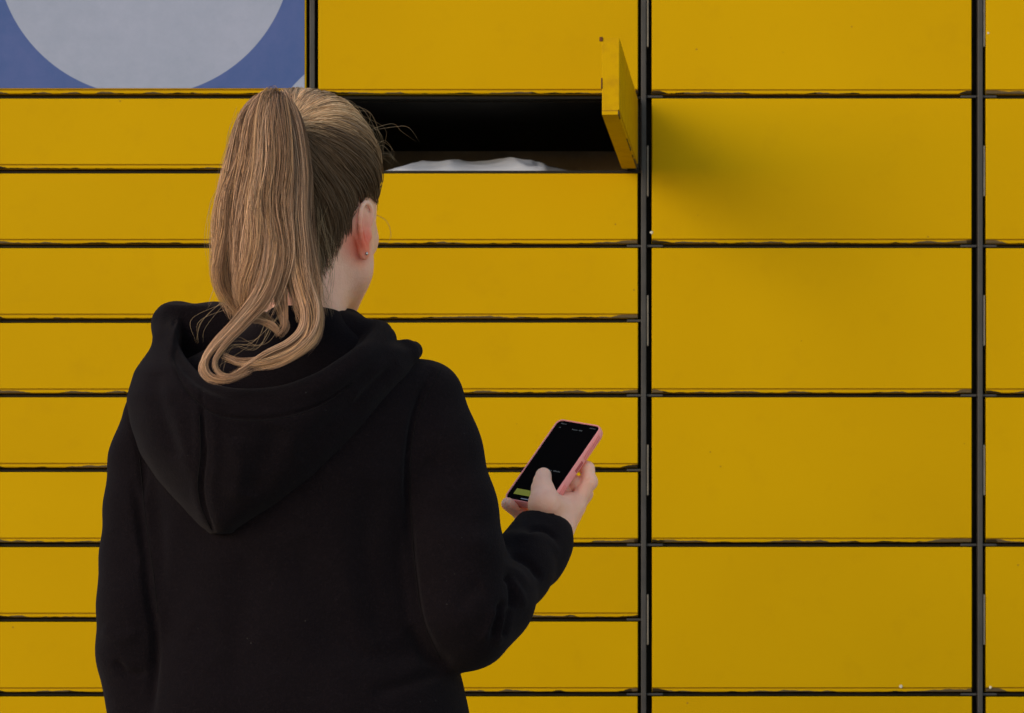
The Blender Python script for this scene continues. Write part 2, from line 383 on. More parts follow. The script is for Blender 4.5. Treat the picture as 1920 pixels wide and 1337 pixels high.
# ================================================================== volume modelling (signed distance on a grid, meshed with surface nets)
def smin(a, b, k):
    h = np.clip(.5 + .5 * (b - a) / k, 0, 1); return b * (1 - h) + a * h - k * h * (1 - h)
class Vol:
    def __init__(s, lo, hi, h):
        s.lo = np.array(lo, float); s.h = h
        s.n = [int(math.ceil((hi[i] - lo[i]) / h)) + 1 for i in range(3)]
        s.ax = [(s.lo[i] + np.arange(s.n[i]) * h).astype(np.float32) for i in range(3)]
        s.D = np.full(s.n, .2, np.float32)
    def _sl(s, lo, hi, pad):
        sl = []
        for i in range(3):
            a = max(0, int(math.floor((lo[i] - pad - s.lo[i]) / s.h))); b = min(s.n[i], int(math.ceil((hi[i] + pad - s.lo[i]) / s.h)) + 1)
            sl.append(slice(a, max(a, b)))
        return tuple(sl), (s.ax[0][sl[0]][:, None, None], s.ax[1][sl[1]][None, :, None], s.ax[2][sl[2]][None, None, :])
    def op(s, fn, lo, hi, k=.01, mode='add', pad=None):
        pad = (k * 1.5 + s.h * 4) if pad is None else pad
        sl, P = s._sl(lo, hi, pad); d = fn(*P).astype(np.float32); D = s.D[sl]
        if D.size == 0: return
        if mode == 'add': s.D[sl] = smin(D, d, k)
        elif mode == 'sub': s.D[sl] = -smin(-D, d, k)
        elif mode == 'int': s.D[sl] = -smin(-D, -d, k)
    def cap(s, a, b, ra, rb, k=.01, mode='add', flat=None):
        a = np.array(a, float); b = np.array(b, float); ba = b - a; L = max(1e-9, float(ba @ ba)); r = max(ra, rb)
        def fn(x, y, z):
            t = np.clip(((x - a[0]) * ba[0] + (y - a[1]) * ba[1] + (z - a[2]) * ba[2]) / L, 0, 1)
            return np.sqrt((x - a[0] - ba[0] * t) ** 2 + (y - a[1] - ba[1] * t) ** 2 + (z - a[2] - ba[2] * t) ** 2) - (ra + (rb - ra) * t)
        s.op(fn, np.minimum(a, b) - r, np.maximum(a, b) + r, k, mode)
    def chain(s, pts, rs, k=.01, mode='add'):
        for i in range(len(pts) - 1): s.cap(pts[i], pts[i + 1], rs[i], rs[i + 1], k, mode)
    def ell(s, c, r, k=.01, mode='add', rot=None):
        c = np.array(c, float); r = np.array(r, float); Rm = np.eye(3) if rot is None else np.array(rot, float)   # columns = local axes
        ext = np.sqrt(((Rm * r[None, :]) ** 2).sum(1))
        def fn(x, y, z):
            d = (x - c[0], y - c[1], z - c[2])
            q = [d[0] * Rm[0, i] + d[1] * Rm[1, i] + d[2] * Rm[2, i] for i in range(3)]
            k0 = np.sqrt(sum((q[i] / r[i]) ** 2 for i in range(3))); k1 = np.sqrt(sum((q[i] / r[i] ** 2) ** 2 for i in range(3))) + 1e-6
            return k0 * (k0 - 1) / k1
        s.op(fn, c - ext, c + ext, k, mode)
    def loft(s, sec, k=.01, mode='add', e=2.3):
        """sec: (z, cx, cy, rx, ry), falling or rising z"""
        sec = sorted(sec); A = np.array(sec, float)
        zz = np.linspace(A[0, 0], A[-1, 0], 400)
        cols_ = [np.interp(zz, A[:, 0], A[:, i]) for i in range(1, 5)]
        ker = np.hanning(25); ker /= ker.sum()
        cols_ = [np.convolve(np.pad(c_, 12, mode='edge'), ker, 'valid') for c_ in cols_]
        z0, z1 = A[0, 0], A[-1, 0]
        def fn(x, y, z):
            cx, cy, rx, ry = [np.interp(z.ravel(), zz, c_)[None, None, :] for c_ in cols_]
            q = (np.abs((x - cx) / rx) ** e + np.abs((y - cy) / ry) ** e) ** (1 / e)
            d = (q - 1) * np.minimum(rx, ry)
            return np.maximum(d, np.maximum(z0 - z, z - z1))
        lo = (A[:, 1] - A[:, 3]).min(), (A[:, 2] - A[:, 4]).min(), z0
        hi = (A[:, 1] + A[:, 3]).max(), (A[:, 2] + A[:, 4]).max(), z1
        s.op(fn, lo, hi, k, mode, pad=.03)
    def blur(s, it=1):
        for _ in range(it):
            for ax in range(3):
                a = np.take(s.D, np.r_[0, np.arange(s.n[ax] - 1)], ax); b = np.take(s.D, np.r_[np.arange(1, s.n[ax]), s.n[ax] - 1], ax)
                s.D = (a + 2 * s.D + b) * .25
    def mesh(s):
        D = s.D; I = D < 0
        n = D.shape; c8 = [I[i:n[0]-1+i, j:n[1]-1+j, k:n[2]-1+k] for i in (0, 1) for j in (0, 1) for k in (0, 1)]
        cnt = sum(c.astype(np.int8) for c in c8); act = (cnt > 0) & (cnt < 8)
        idx = np.full(act.shape, -1, np.int32); cells = np.argwhere(act); idx[act] = np.arange(len(cells))
        acc = np.zeros((len(cells), 3)); num = np.zeros(len(cells))
        ci, cj, ck = cells.T
        offs = [(i, j, k) for i in (0, 1) for j in (0, 1) for k in (0, 1)]
        for a in offs:
            for ax in range(3):
                if a[ax] == 1: continue
                b = list(a); b[ax] = 1
                da = D[ci + a[0], cj + a[1], ck + a[2]]; db = D[ci + b[0], cj + b[1], ck + b[2]]
                m = (da < 0) != (db < 0); t = np.where(m, da / np.where(m, da - db, 1), 0)
                p = np.zeros((len(cells), 3)); p[:] = a; p[:, ax] = t
                acc[m] += p[m]; num[m] += 1
        V = (cells + acc / np.maximum(num, 1)[:, None]) * s.h + s.lo
        F = []
        for ax in range(3):
            o1, o2 = [(1, 2), (2, 0), (0, 1)][ax]
            sl0 = [slice(1, None)] * 3; sl0[ax] = slice(0, n[ax] - 1)
            sl0 = [slice(1, n[i] - 1) for i in range(3)]; sl0[ax] = slice(0, n[ax] - 1)
            sl1 = list(sl0); sl1[ax] = slice(1, n[ax])
            A, B = I[tuple(sl0)], I[tuple(sl1)]
            e = np.argwhere(A != B); fl = A[A != B] if False else A[tuple(e.T)]
            base = e.copy()
            for i in range(3):
                if i != ax: base[:, i] += 1
            def cell(d1, d2):
                q = base.copy(); q[:, o1] -= d1; q[:, o2] -= d2; return idx[q[:, 0], q[:, 1], q[:, 2]]
            q = np.stack([cell(1, 1), cell(0, 1), cell(0, 0), cell(1, 0)], 1)
            q[~fl] = q[~fl][:, ::-1]; F.append(q)
        F = np.concatenate(F); F = F[(F >= 0).all(1)]
        # gentle tangential relaxation of the net
        E = np.concatenate([F[:, [0, 1]], F[:, [1, 2]], F[:, [2, 3]], F[:, [3, 0]]]); deg = np.bincount(E.ravel(), minlength=len(V))[:, None]
        for lam in (.45, -.47, .45, -.47, .3):
            sm = np.zeros_like(V)
            for i in range(3): sm[:, i] = np.bincount(E[:, 0], V[E[:, 1], i], len(V)) + np.bincount(E[:, 1], V[E[:, 0], i], len(V))
            V = V + lam * (sm / np.maximum(deg, 1) - V)
        return V, F
def vnormals(V, F):
    n = np.cross(V[F[:, 2]] - V[F[:, 0]], V[F[:, 3]] - V[F[:, 1]]); N = np.zeros_like(V)
    for i in range(4):
        for c in range(3): N[:, c] += np.bincount(F[:, i], n[:, c], len(V))
    return N / np.maximum(np.linalg.norm(N, axis=1), 1e-12)[:, None]
def strokes(V, F, items, inten=1.0):
    """press folds and seams into cloth: each is a line where the photo shows it; only the surface facing that way moves"""
    N = vnormals(V, F); d = CAM_D + V[:, 1]; px = VX + V[:, 0] * FPX / d; py = VY - (V[:, 2] - CAM_Z) * FPX / d
    disp = np.zeros(len(V)); face = np.clip(-N[:, 1] * 2.5, 0, 1)
    for pts, width, depth in items:
        P = smooth_line(pts, 24); best = np.full(len(V), 1e9); tt = np.zeros(len(V))
        lo = P.min(0) - width * 4; hi = P.max(0) + width * 4
        m = np.where((px > lo[0]) & (px < hi[0]) & (py > lo[1]) & (py < hi[1]) & (face > 0))[0]
        if not len(m): continue
        bb = best[m]; t_ = tt[m]
        for i in range(len(P) - 1):
            a, b = P[i], P[i + 1]; ab = b - a; L = ab @ ab + 1e-9
            t = np.clip(((px[m] - a[0]) * ab[0] + (py[m] - a[1]) * ab[1]) / L, 0, 1)
            q = np.hypot(px[m] - a[0] - ab[0] * t, py[m] - a[1] - ab[1] * t); c = q < bb
            bb[c] = q[c]; t_[c] = (i + t[c]) / (len(P) - 1)
        taper = np.clip(np.minimum(t_, 1 - t_) * 6, .0, 1) if depth != 0 else 1
        add_ = -depth * np.exp(-(bb / width) ** 2) * face[m] * np.sqrt(taper) * inten
        disp[m] = np.where(np.sign(disp[m]) == np.sign(add_), np.where(np.abs(add_) > np.abs(disp[m]), add_, disp[m]), disp[m] + add_)
    return V + N * disp[:, None]
def smooth_line(pts, n):
    P = np.array([tuple(p) for p in pts], float)
    if len(P) < 3:
        t = np.linspace(0, 1, n)[:, None]; return P[0] * (1 - t) + P[-1] * t
    Q = np.vstack([2 * P[0] - P[1], P, 2 * P[-1] - P[-2]]); seg = len(P) - 1; out = []
    for s_ in np.linspace(0, seg, n):
        i = min(int(s_), seg - 1); t = s_ - i; a, b, c, d = Q[i], Q[i + 1], Q[i + 2], Q[i + 3]
        out.append(.5 * ((2 * b) + (c - a) * t + (2 * a - 5 * b + 4 * c - d) * t * t + (3 * b - a - 3 * c + d) * t ** 3))
    return np.array(out)

# ================================================================== the phone
def ortho():
    u = Vector((.060, .0520, .0897)).normalized()           # bottom to top of the phone, top leaning away
    v = Vector((.047, -.0354, -.011)); v = (v - u * v.dot(u)).normalized()
    n = v.cross(u).normalized() * 1.0
    if n.y > 0: n = -n
    return u, v, n
PU, PV, PN = ortho()
PH_L, PH_W, PH_T = .1300, .0650, .0120
PC = W(1036.5, 866.5, -.775)                                # centre of the phone's front face
def on_phone(px, py, c):
    """the point c above the phone's front plane that the photo shows at (px, py)"""
    o = Vector((0, -CAM_D, CAM_Z)); d = (W(px, py, 0) - o)
    t = ((PC + PN * c) - o).dot(PN) / d.dot(PN); return o + d * t
def phone():
    root = bpy.data.objects.new('mobile_phone', None); link(root); root.location = PC
    mx = Matrix((PV, PU, PN)).transposed().to_4x4()          # local x right, y up, z out of the screen
    root.rotation_euler = mx.to_euler()
    tag(root, 'mobile phone in a pink ribbed case held in the right hand', 'phone')
    def rr(w_, h_, r, n=7):
        pts = []
        for cx, cy, a0 in ((w_/2-r, h_/2-r, 0), (-w_/2+r, h_/2-r, 90), (-w_/2+r, -h_/2+r, 180), (w_/2-r, -h_/2+r, 270)):
            for i in range(n + 1):
                a = R(a0 + 90 * i / n); pts.append((cx + r * math.cos(a), cy + r * math.sin(a)))
        return pts
    def slab(layers):
        bm = bmesh.new(); rings = [[bm.verts.new((x, y, z)) for x, y in rr(w_, h_, r)] for w_, h_, r, z in layers]
        for a, b in zip(rings, rings[1:]):
            k = len(a)
            for i in range(k): bm.faces.new((a[i], a[(i+1) % k], b[(i+1) % k], b[i]))
        bm.faces.new(rings[0]); bm.faces.new(rings[-1])
        bmesh.ops.recalc_face_normals(bm, faces=bm.faces)
        me = bpy.data.meshes.new('slab'); bm.to_mesh(me); bm.free(); return me
    L, Wd, T = PH_L, PH_W, PH_T; r = .0085
    m_case = plain('pink_phone_case', (.88, .30, .30), .45, .4, .06, 300)
    m_case.node_tree.nodes['Principled BSDF'].inputs['Subsurface Weight'].default_value = .0
    m_red = plain('dark_pink_button', (.42, .06, .07), .45, .4, .1, 300)
    m_glass, nt, b = new_mat('black_screen_glass'); b.inputs['Base Color'].default_value = (.002, .0012, .0014, 1)
    b.inputs['Roughness'].default_value = .35; b.inputs['Specular IOR Level'].default_value = .01
    case = slab([(Wd - .006, L - .006, r, -T), (Wd - .002, L - .002, r, -T + .0012), (Wd, L, r, -T + .004), (Wd, L, r, -.0022),
                 (Wd - .001, L - .001, r, -.0004), (Wd - .0022, L - .0022, r - .001, .0005), (Wd - .0040, L - .0040, r - .002, .0003), (Wd - .0048, L - .0048, r - .002, -.0010)])
    c = mesh_obj('case', case, m_case, root, True)
    md = c.modifiers.new('b', 'EDGE_SPLIT'); md.split_angle = R(50)
    mesh_obj('screen', slab([(Wd - .0044, L - .0044, r - .002, -.0035), (Wd - .0046, L - .0046, r - .002, -.0006), (Wd - .0056, L - .0056, r - .0025, -.0002)]), m_glass, root)
    # grip ribs along both long sides
    bm = bmesh.new()
    for s in (-1, 1):
        for y0, y1 in ((.018, L / 2 - .010), (-L / 2 + .012, -.022)):
            k = int((y1 - y0) / .0026)
            for i in range(k):
                y = y0 + i * .0026
                box_bm(bm, (s * Wd / 2 - .0007, y, -T + .0022), (s * Wd / 2 + .0008, y + .0013, -.0022), .0003)
    me = bpy.data.meshes.new('grip_rib'); bm.to_mesh(me); bm.free(); tag(mesh_obj('grip_rib', me, m_case, root), kind='stuff')
    box('power_button', (Wd / 2 - .0008, -.0035, -T + .0038), (Wd / 2 + .0006, .0125, -.0042), m_red, root, .0006)
    def glow(name, col, e):
        m, nt, b = new_mat(name); b.inputs['Base Color'].default_value = (.0, .0, .0, 1)
        b.inputs['Emission Color'].default_value = (*col, 1); b.inputs['Emission Strength'].default_value = e; return m
    g_dim = glow('dim_screen_text', (.55, .6, .6), .05); g_btn = glow('lime_screen_button', (.45, .50, .0), .16); g_lav = glow('home_bar_light', (.5, .6, .9), .12)
    def el(name, x, y, w_, h_, m): box(name, (x - w_/2, y - h_/2, -.0003), (x + w_/2, y + h_/2, -.00008), m, root)
    top = L / 2; hw = Wd / 2
    def dots(name, x, y, w_, h_, n, m):
        bm = bmesh.new(); rr_ = random.Random(int(x * 1e5 + y * 1e4)); cur = x - w_ / 2; step = w_ / n
        for i in range(n):
            if rr_.random() < .15: cur += step; continue
            hh = h_ * rr_.choice((.6, .6, .8, 1)); box_bm(bm, (cur, y - h_ / 2, -.0003), (cur + step * .62, y - h_ / 2 + hh, -.00008)); cur += step
        me = bpy.data.meshes.new(name); bm.to_mesh(me); bm.free(); mesh_obj(name, me, m, root)
    dots('clock_text', -hw + .0125, top - .0065, .008, .0018, 5, g_dim)
    dots('status_icons', hw - .0105, top - .0065, .009, .0018, 4, g_dim)
    dots('back_arrow', -hw + .0105, top - .0125, .003, .0018, 2, g_dim)
    dots('title_text', .003, top - .0125, .015, .0020, 9, g_dim)
    dots('message_text', .0085, -.012, .020, .0020, 12, g_dim)
    el('lime_button', .0, -L / 2 + .0145, .046, .0085, g_btn)
    el('home_bar', .0, -L / 2 + .0055, .018, .0011, g_lav)
    return root
phone()

# ================================================================== the person
def pt(px, py, y): return np.array(W(px, py, y))
BY = -.95
# ---- head frame: turned to the right and looking down at the phone
HC = pt(580, 360, -.925)
yaw, pitch = R(20), R(10)
Fh = Vector((math.sin(yaw), math.cos(yaw), 0)); Rh = Vector((math.cos(yaw), -math.sin(yaw), 0)); Uh = Vector((0, 0, 1))
F2 = (Fh * math.cos(pitch) - Uh * math.sin(pitch)).normalized(); U2 = Rh.cross(F2).normalized()
HR = np.array([list(Rh), list(F2), list(U2)]).T            # columns right, forward, up
def H(x, y, z): return HC + HR @ np.array([x, y, z])

def build_head():
    v = Vol((-.365, -1.075, 1.33), (-.085, -.745, 1.675), .0018)
    rot = HR
    v.ell(H(0, -.012, .016), (.0745, .093, .084), .01, rot=rot)
    v.ell(H(0, .022, -.046), (.0655, .066, .083), .03, rot=rot)
    v.ell(H(0, -.035, -.045), (.058, .055, .050), .03, rot=rot)
    for s in (-1, 1):
        v.chain([H(s*.050, .002, -.050), H(s*.046, .020, -.086), H(s*.024, .060, -.112)], [.016, .015, .016], .03)
        v.ell(H(s*.034, .066, -.038), (.022, .018, .018), .02, rot=rot)          # cheekbone
        v.ell(H(s*.031, .087, -.004), (.018, .014, .011), .010, 'sub', rot=rot)  # eye socket
        v.ell(H(s*.031, .076, -.006), (.013, .013, .012), .004, rot=rot)         # lidded eye
        v.cap(H(s*.014, .083, .012), H(s*.044, .074, .013), .006, .005, .010)    # brow
    v.ell(H(0, .070, -.108), (.018, .014, .013), .015, rot=rot)                  # chin
    v.cap(H(0, .090, .002), H(0, .108, -.038), .006, .010, .010)                 # nose
    for s in (-1, 1): v.ell(H(s*.010, .098, -.042), (.007, .008, .006), .005, rot=rot)
    v.ell(H(0, .086, -.066), (.022, .012, .005), .006, rot=rot); v.ell(H(0, .085, -.076), (.020, .012, .006), .005, rot=rot)
    # neck down to the collar
    v.chain([pt(570, 470, -.945), pt(558, 560, -.955), pt(550, 660, -.955)], [.047, .0465, .056], .024)
    v.cap(pt(618, 470, -.925), pt(585, 650, -.87), .010, .010, .02)              # neck muscle at the side
    # ears
    for s in (-1, 1):
        flare = 15
        ax_o = np.array([s * math.cos(R(flare)), -math.sin(R(flare)), 0]); # local outward/back direction of the shell
        E0 = np.array([s * .0705, -.006, -.051])
        up = np.array([0, -.18, .98]); fw = np.cross(up, ax_o); fw /= np.linalg.norm(fw); up = np.cross(ax_o, fw); up /= np.linalg.norm(up)
        if up[2] < 0: up = -up
        if fw[1] > 0: fw = -fw                                                    # fw points to the back of the head = helix edge
        def ep(a, b, c=0): return H(*(E0 + fw * a + up * b + ax_o * c))
        fw, up = fw * .92, up * .92; Re = HR @ np.stack([fw / .92, up / .92, ax_o], 1)
        v.ell(ep(.006, .004, .003), (.0150, .0265, .0050), .004, rot=Re)
        v.ell(ep(.004, .004, .0085), (.0105, .0190, .0053), .003, 'sub', rot=Re)
        rim = smooth_line([ep(-.010, .010, .004), ep(-.009, .026, .007), ep(.003, .0335, .009), (ep(.016, .026, .0105)), ep(.0210, .008, .0105), ep(.0165, -.010, .0085), ep(.009, -.021, .006)], 14)
        v.chain(list(rim), [.0026] * 14, .0022)
        v.chain([ep(.010, .014, .006), ep(.011, .0, .0062), ep(.004, -.013, .005)], [.0024] * 3, .003)
        v.ell(ep(.004, -.0255, .003), (.0085, .0095, .0038), .005, rot=Re)        # lobe
        v.cap(ep(-.007, -.006, .003), ep(-.006, .001, .003), .0032, .0028, .003)  # tragus
        if s == 1: globals()['LOBE'] = ep(.0055, -.028, .0075)
    V, F = v.mesh()
    return V, F
HV, HF = build_head()

# ---- hand
def build_hand():
    g = on_phone
    wrist = pt(1031, 1012, -.815); fore = pt(995, 1065, -.86)
    pal = pt(1050, 965, -.790)
    v = Vol((-.03, -.90, 1.12), (.125, -.69, 1.29), .0014)
    v.chain([fore, wrist], [.0245, .0225], .01)
    i_m = pt(1076, 951, -.778); m_m = pt(1071, 965, -.757); r_m = pt(1060, 975, -.742); p_m = pt(1040, 985, -.735)
    for q, r0, r1 in ((i_m, .019, .0118), (m_m, .018, .0118), (r_m, .017, .0112), (p_m, .016, .0105)):
        v.cap(wrist + (q - wrist) * .06, q, r0, r1, .010)
    v.cap(pt(1040, 972, -.792), pt(1062, 952, -.780), .015, .013, .012)
    # knuckle of the index finger
    v.ell(pt(1083, 951, -.778), (.0075, .0085, .0075), .006)
    # thenar and thumb lying across the screen
    t_c = pt(1029, 985, -.812); t_m = g(1019, 946, .010); t_i = g(1017, 917, .0125); t_t = g(1019, 892, .0085)
    v.chain([t_c, t_m, t_i, t_t], [.0180, .0135, .0108, .0094], .010)
    v.ell(g(1010, 903, .0115), (.0055, .0055, .0070), .005)
    v.cap(t_m, pt(1060, 945, -.785), .0125, .0115, .014)                         # web of skin
    # index finger wraps the right edge
    i_p = pt(1104, 904, -.772); i_d = W(1101, 879, -.768); i_t = g(1080, 868, -.021)
    i_d = np.array(i_d); v.chain([i_m, i_p, i_d, i_t], [.0105, .0085, .0078, .0070], .005)
    v.ell(i_p + np.array([.0012, 0, .0004]), (.0086, .0086, .0082), .004)
    # middle and ring fingers behind the phone
    for m_, (a, b, c) in ((m_m, ((1096, 926, -.748), (1075, 905, -.028), (1030, 905, -.0205))), (r_m, ((1078, 945, -.732), (1055, 925, -.030), (1012, 925, -.0205)))):
        v.chain([m_, pt(*a), g(*b), g(*c)], [.0108, .0092, .0086, .0076], .004)
    # little finger hooks under the bottom edge
    b1 = pt(1012, 990, -.745); b2 = pt(978, 964, -.775); b3 = pt(952, 945, -.797)
    v.chain([p_m, b1, b2, b3], [.0102, .0096, .0086, .0076], .004)
    v.chain([r_m, b1], [.012, .009], .01)
    # keep the phone itself clear of the skin
    Rm = np.stack([np.array(PV), np.array(PU), np.array(PN)], 1); C = np.array(PC - PN * (PH_T / 2)); hb = np.array([PH_W / 2, PH_L / 2, PH_T / 2 - .0002])
    def bx(x, y, z):
        d = (x - C[0], y - C[1], z - C[2]); q = [np.abs(d[0]*Rm[0, i] + d[1]*Rm[1, i] + d[2]*Rm[2, i]) - hb[i] for i in range(3)]
        out = np.sqrt(sum(np.maximum(a, 0) ** 2 for a in q)); return out + np.minimum(np.maximum(np.maximum(q[0], q[1]), q[2]), 0)
    v.op(bx, C - .08, C + .08, .0015, 'sub')
    V, F = v.mesh()
    V = strokes(V, F, [([(1010, 921), (1022, 917), (1033, 919)], 2.0, .0009), ([(1094, 902), (1106, 897), (1114, 903)], 2.2, .0009),
                       ([(1052, 930), (1066, 938), (1076, 935)], 3.0, .0006), ([(1048, 916), (1047, 935), (1040, 955)], 3.0, .0007),
                       ([(1095, 874), (1104, 878)], 1.6, .0008), ([(966, 946), (972, 958)], 1.8, .0005)])
    return V, F, (b2, b3)
HAV, HAF, PINKY = build_hand()

# ---- rest of the body, mostly under cloth
SR = pt(800, 775, -.955); ER = pt(868, 1168, -.985); WR = pt(1031, 1010, -.812)
SL = pt(318, 838, -.945); EL = pt(262, 1165, -.965); WL = pt(430, 1290, -.80)
cxb = pt(555, 1000, BY)[0]
def build_body():
    v = Vol((-.56, -1.12, -.01), (.12, -.62, 1.42), .007)
    v.loft([(1.40, pt(560, 600, BY)[0], -.955, .045, .045), (1.35, cxb, -.95, .080, .06), (1.30, cxb, -.95, .115, .08), (1.20, cxb, -.95, .125, .09), (1.05, cxb, -.945, .125, .085), (.90, cxb, -.945, .155, .10), (.78, cxb, -.945, .150, .095)], .03)
    v.chain([SR, ER, WR - (WR - ER) * .08], [.040, .034, .024], .02)
    v.chain([SL, EL, WL], [.030, .030, .024], .02)
    v.ell(WL + np.array([.035, .03, -.01]), (.04, .025, .035), .02)
    for s in (-1, 1):
        hp = np.array([cxb + s * .085, -.945, .82]); kn = np.array([cxb + s * .09, -.93, .46]); an = np.array([cxb + s * .09, -.965, .09])
        v.chain([hp, kn, an], [.078, .052, .036], .03)
        v.cap(an + np.array([0, -.02, -.045]), an + np.array([s * .02, .14, -.055]), .032, .028, .03)
    return v.mesh()
BV, BF = build_body()
def skin_mat():
    m, nt, b = new_mat('skin'); tc = nt.nodes.new('ShaderNodeTexCoord'); o = tc.outputs['Object']
    n = noise_n(nt, o, 35, 5, .6); n2 = noise_n(nt, o, 9, 3)
    c = ramp(nt, n, [(.3, (.78, .415, .315)), (.7, (.88, .51, .40))])
    c = mixc(nt, ramp(nt, n2, [(.42, (0, 0, 0)), (.75, (.35, .35, .35))]), c, (.72, .30, .23))
    ds = nt.nodes.new('ShaderNodeVectorMath'); ds.operation = 'DISTANCE'; nt.links.new(o, ds.inputs[0]); ds.inputs[1].default_value = tuple(EAR_C)
    c = mixc(nt, mth(nt, 'MULTIPLY', mth(nt, 'SUBTRACT', .036, ds.outputs['Value'], clamp=True), 32, clamp=True), c, (.80, .14, .085))
    nt.links.new(c, b.inputs['Base Color']); b.inputs['Roughness'].default_value = .5; b.inputs['Specular IOR Level'].default_value = .35
    b.inputs['Subsurface Weight'].default_value = .30; b.inputs['Subsurface Radius'].default_value = (1.0, .28, .16); b.inputs['Subsurface Scale'].default_value = .012
    bump(nt, b, mth(nt, 'ADD', noise_n(nt, o, 700, 3), mth(nt, 'MULTIPLY', noise_n(nt, o, 160, 4), 2)), .0006, .6)
    return m
EAR_C = H(.078, -.012, -.064)
M['skin'] = skin_mat()
Va = np.concatenate([BV, HV, HAV]); Fa = np.concatenate([BF, HF + len(BV), HAF + len(BV) + len(HV)])
person = mesh_obj('person', np_mesh('person', Va, Fa), M['skin'], None, True)
tag(person, 'woman seen from behind in a black hoodie with a blonde ponytail, holding a phone', 'person')

# ---- cloth
def cloth_mat(name, c0, c1):
    m, nt, b = new_mat(name); tc = nt.nodes.new('ShaderNodeTexCoord'); o = tc.outputs['Object']
    n = noise_n(nt, o, 420, 3, .7); n2 = noise_n(nt, o, 14, 4)
    c = mixc(nt, n2, c0, c1); c = mixc(nt, ramp(nt, n, [(.5, (0, 0, 0)), (.8, (.5, .5, .5))]), c, tuple(x * 2.4 for x in c1))
    vo = nt.nodes.new('ShaderNodeTexVoronoi'); vo.inputs['Scale'].default_value = 60; nt.links.new(o, vo.inputs['Vector'])
    lint = mth(nt, 'MULTIPLY', mth(nt, 'LESS_THAN', vo.outputs['Distance'], .045), mth(nt, 'GREATER_THAN', noise_n(nt, o, 12, 2), .56))
    c = mixc(nt, mth(nt, 'MULTIPLY', lint, .5), c, (.06, .055, .055))
    nt.links.new(c, b.inputs['Base Color']); b.inputs['Roughness'].default_value = .95; b.inputs['Specular IOR Level'].default_value = .012
    b.inputs['Sheen Weight'].default_value = .04; b.inputs['Sheen Roughness'].default_value = .5; b.inputs['Sheen Tint'].default_value = (.9, .8, .85, 1)
    bump(nt, b, noise_n(nt, o, 600, 3), .0012, .8)
    return m
M['cloth'] = cloth_mat('black_fleece', (.0042, .0031, .0043), (.0072, .0053, .0070))
M['denim'] = cloth_mat('dark_trouser_cloth', (.012, .014, .022), (.02, .022, .032))

